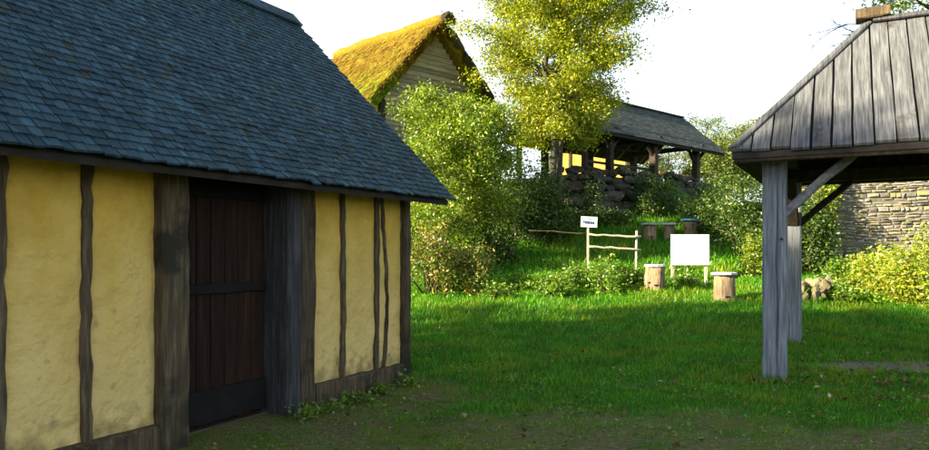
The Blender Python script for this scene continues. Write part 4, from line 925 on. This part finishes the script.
# ------------------------------------------------------------------ grass, fallen leaves, pebbles
def grass():
    Vs = []; Ts = []; n0 = 0; nr = np.random.default_rng(77)
    def scatter(y0, y1, dens, hm, w, x_lo=-.72, x_hi=.70):
        nonlocal n0
        area = (x_hi - x_lo) * (y1 * y1 - y0 * y0) / 2 + 1.0 * (y1 - y0); n = int(area * dens)
        y = np.sqrt(nr.uniform(y0 * y0, y1 * y1, n)); x = y * nr.uniform(x_lo, x_hi, n) + nr.uniform(-.3, .3, n)
        lx, ly = to_local(x, y, COT_P, COT_A); d = dirt_amount(x, y)
        cl = .5 + .5 * wav(x, y, 2.6, .7) ; cl2 = .5 + .5 * wav(x, y, 7.0, 3.3)
        keep = ~((ly > -.06) & (lx < .12) & (ly < 4.6)) & (nr.random(n) > np.clip(d * 1.3 * np.where(cl2 * .6 + cl * .5 > .62, .45, 1.0) - .08, 0, .9)) & (nr.random(n) < .45 + .55 * cl * cl2 + .2)
        x, y, d, cl, cl2 = x[keep], y[keep], d[keep], cl[keep], cl2[keep]; n = len(x)
        P = np.stack([x, y, ground_z(x, y) - .005], 1)
        h = hm * nr.uniform(.45, 1.3, n) * (.35 + .85 * cl2 + .4 * cl) * (1 - .5 * d)
        V, T = blade_geo(P, h, w * nr.uniform(.7, 1.3, n), nr, .85); Vs.append(V); Ts.append(T + n0); n0 += len(V)
    scatter(4.2, 8.5, 2300, .055, .003)
    scatter(8.5, 13, 1250, .075, .0045, -.2)
    scatter(13, 19, 620, .10, .0065, -.25)
    scatter(19, 27, 190, .17, .012, -.3)
    o = mesh_np('grass', np.concatenate(Vs), np.concatenate(Ts), M['grass'])
    tag(o, 'short green lawn grass growing over the yard and bank', 'grass', None, 'stuff')
    # clover and plantain low in the lawn
    n = 26000; y = np.sqrt(nr.uniform(5.5 ** 2, 14 ** 2, n)); x = y * nr.uniform(-.3, .68, n); lx, ly = to_local(x, y, COT_P, COT_A)
    k = (wav(x, y, 1.9, 4.0) + .6 * wav(x, y, 5.3, 1.0) > .28) & ((ly < -.15) | (lx > .2)) & (nr.random(n) > dirt_amount(x, y) * .7); x, y = x[k], y[k]
    V, T = leaf_geo(np.stack([x, y, ground_z(x, y) + nr.uniform(.015, .06, len(x))], 1), .034, nr, up=2.2, asp=.8)
    o = mesh_np('clover', V, T, M['leaf_nettle']); tag(o, 'low clover leaves in patches through the lawn', 'clover', None, 'stuff')
    # fallen leaves
    n = 620; y = nr.uniform(5, 11.5, n); x = y * nr.uniform(-.45, .68, n)
    hot = nr.random(n) < .45; y[hot] = 8.6 + nr.normal(size=hot.sum()) * .7; x[hot] = 4.7 + nr.normal(size=hot.sum()) * .8
    lx, ly = to_local(x, y, COT_P, COT_A); k = (ly < -.15) | (lx > .2); x, y = x[k], y[k]
    V, T = leaf_geo(np.stack([x, y, ground_z(x, y) + .04], 1), .062, nr, up=3.0, asp=.7)
    o = mesh_np('fallen_leaves', V, T, M['fallen']); tag(o, 'scattered brown fallen leaves on the grass and earth', 'leaves', None, 'stuff')
    # pebbles on the bare earth
    n = 3200; y = np.sqrt(nr.uniform(4.5 ** 2, 9.5 ** 2, n)); x = y * nr.uniform(-.5, .66, n); d = dirt_amount(x, y); lx, ly = to_local(x, y, COT_P, COT_A)
    k = (nr.random(n) < d) & ((ly < -.1) | (lx > .2)); x, y = x[k], y[k]; base = np.array([(1, 0, 0), (-1, 0, 0), (0, 1, 0), (0, -1, 0), (0, 0, 1), (0, 0, -1)], float)
    tri = np.array([(0, 2, 4), (2, 1, 4), (1, 3, 4), (3, 0, 4), (2, 0, 5), (1, 2, 5), (3, 1, 5), (0, 3, 5)]); n = len(x)
    s = nr.gamma(1.6, .004, (n, 1, 1)) + .004; V = base[None] * s * nr.uniform(.6, 1.3, (n, 6, 1)) * np.array([1.2, 1, .6]); V = V + np.stack([x, y, ground_z(x, y) + .003], 1)[:, None]
    o = mesh_np('pebbles', V.reshape(-1, 3), (tri[None] + np.arange(n)[:, None, None] * 6).reshape(-1, 3), M['rock_pale']); tag(o, 'small pebbles and grit on the bare earth', 'pebbles', None, 'stuff')
grass()
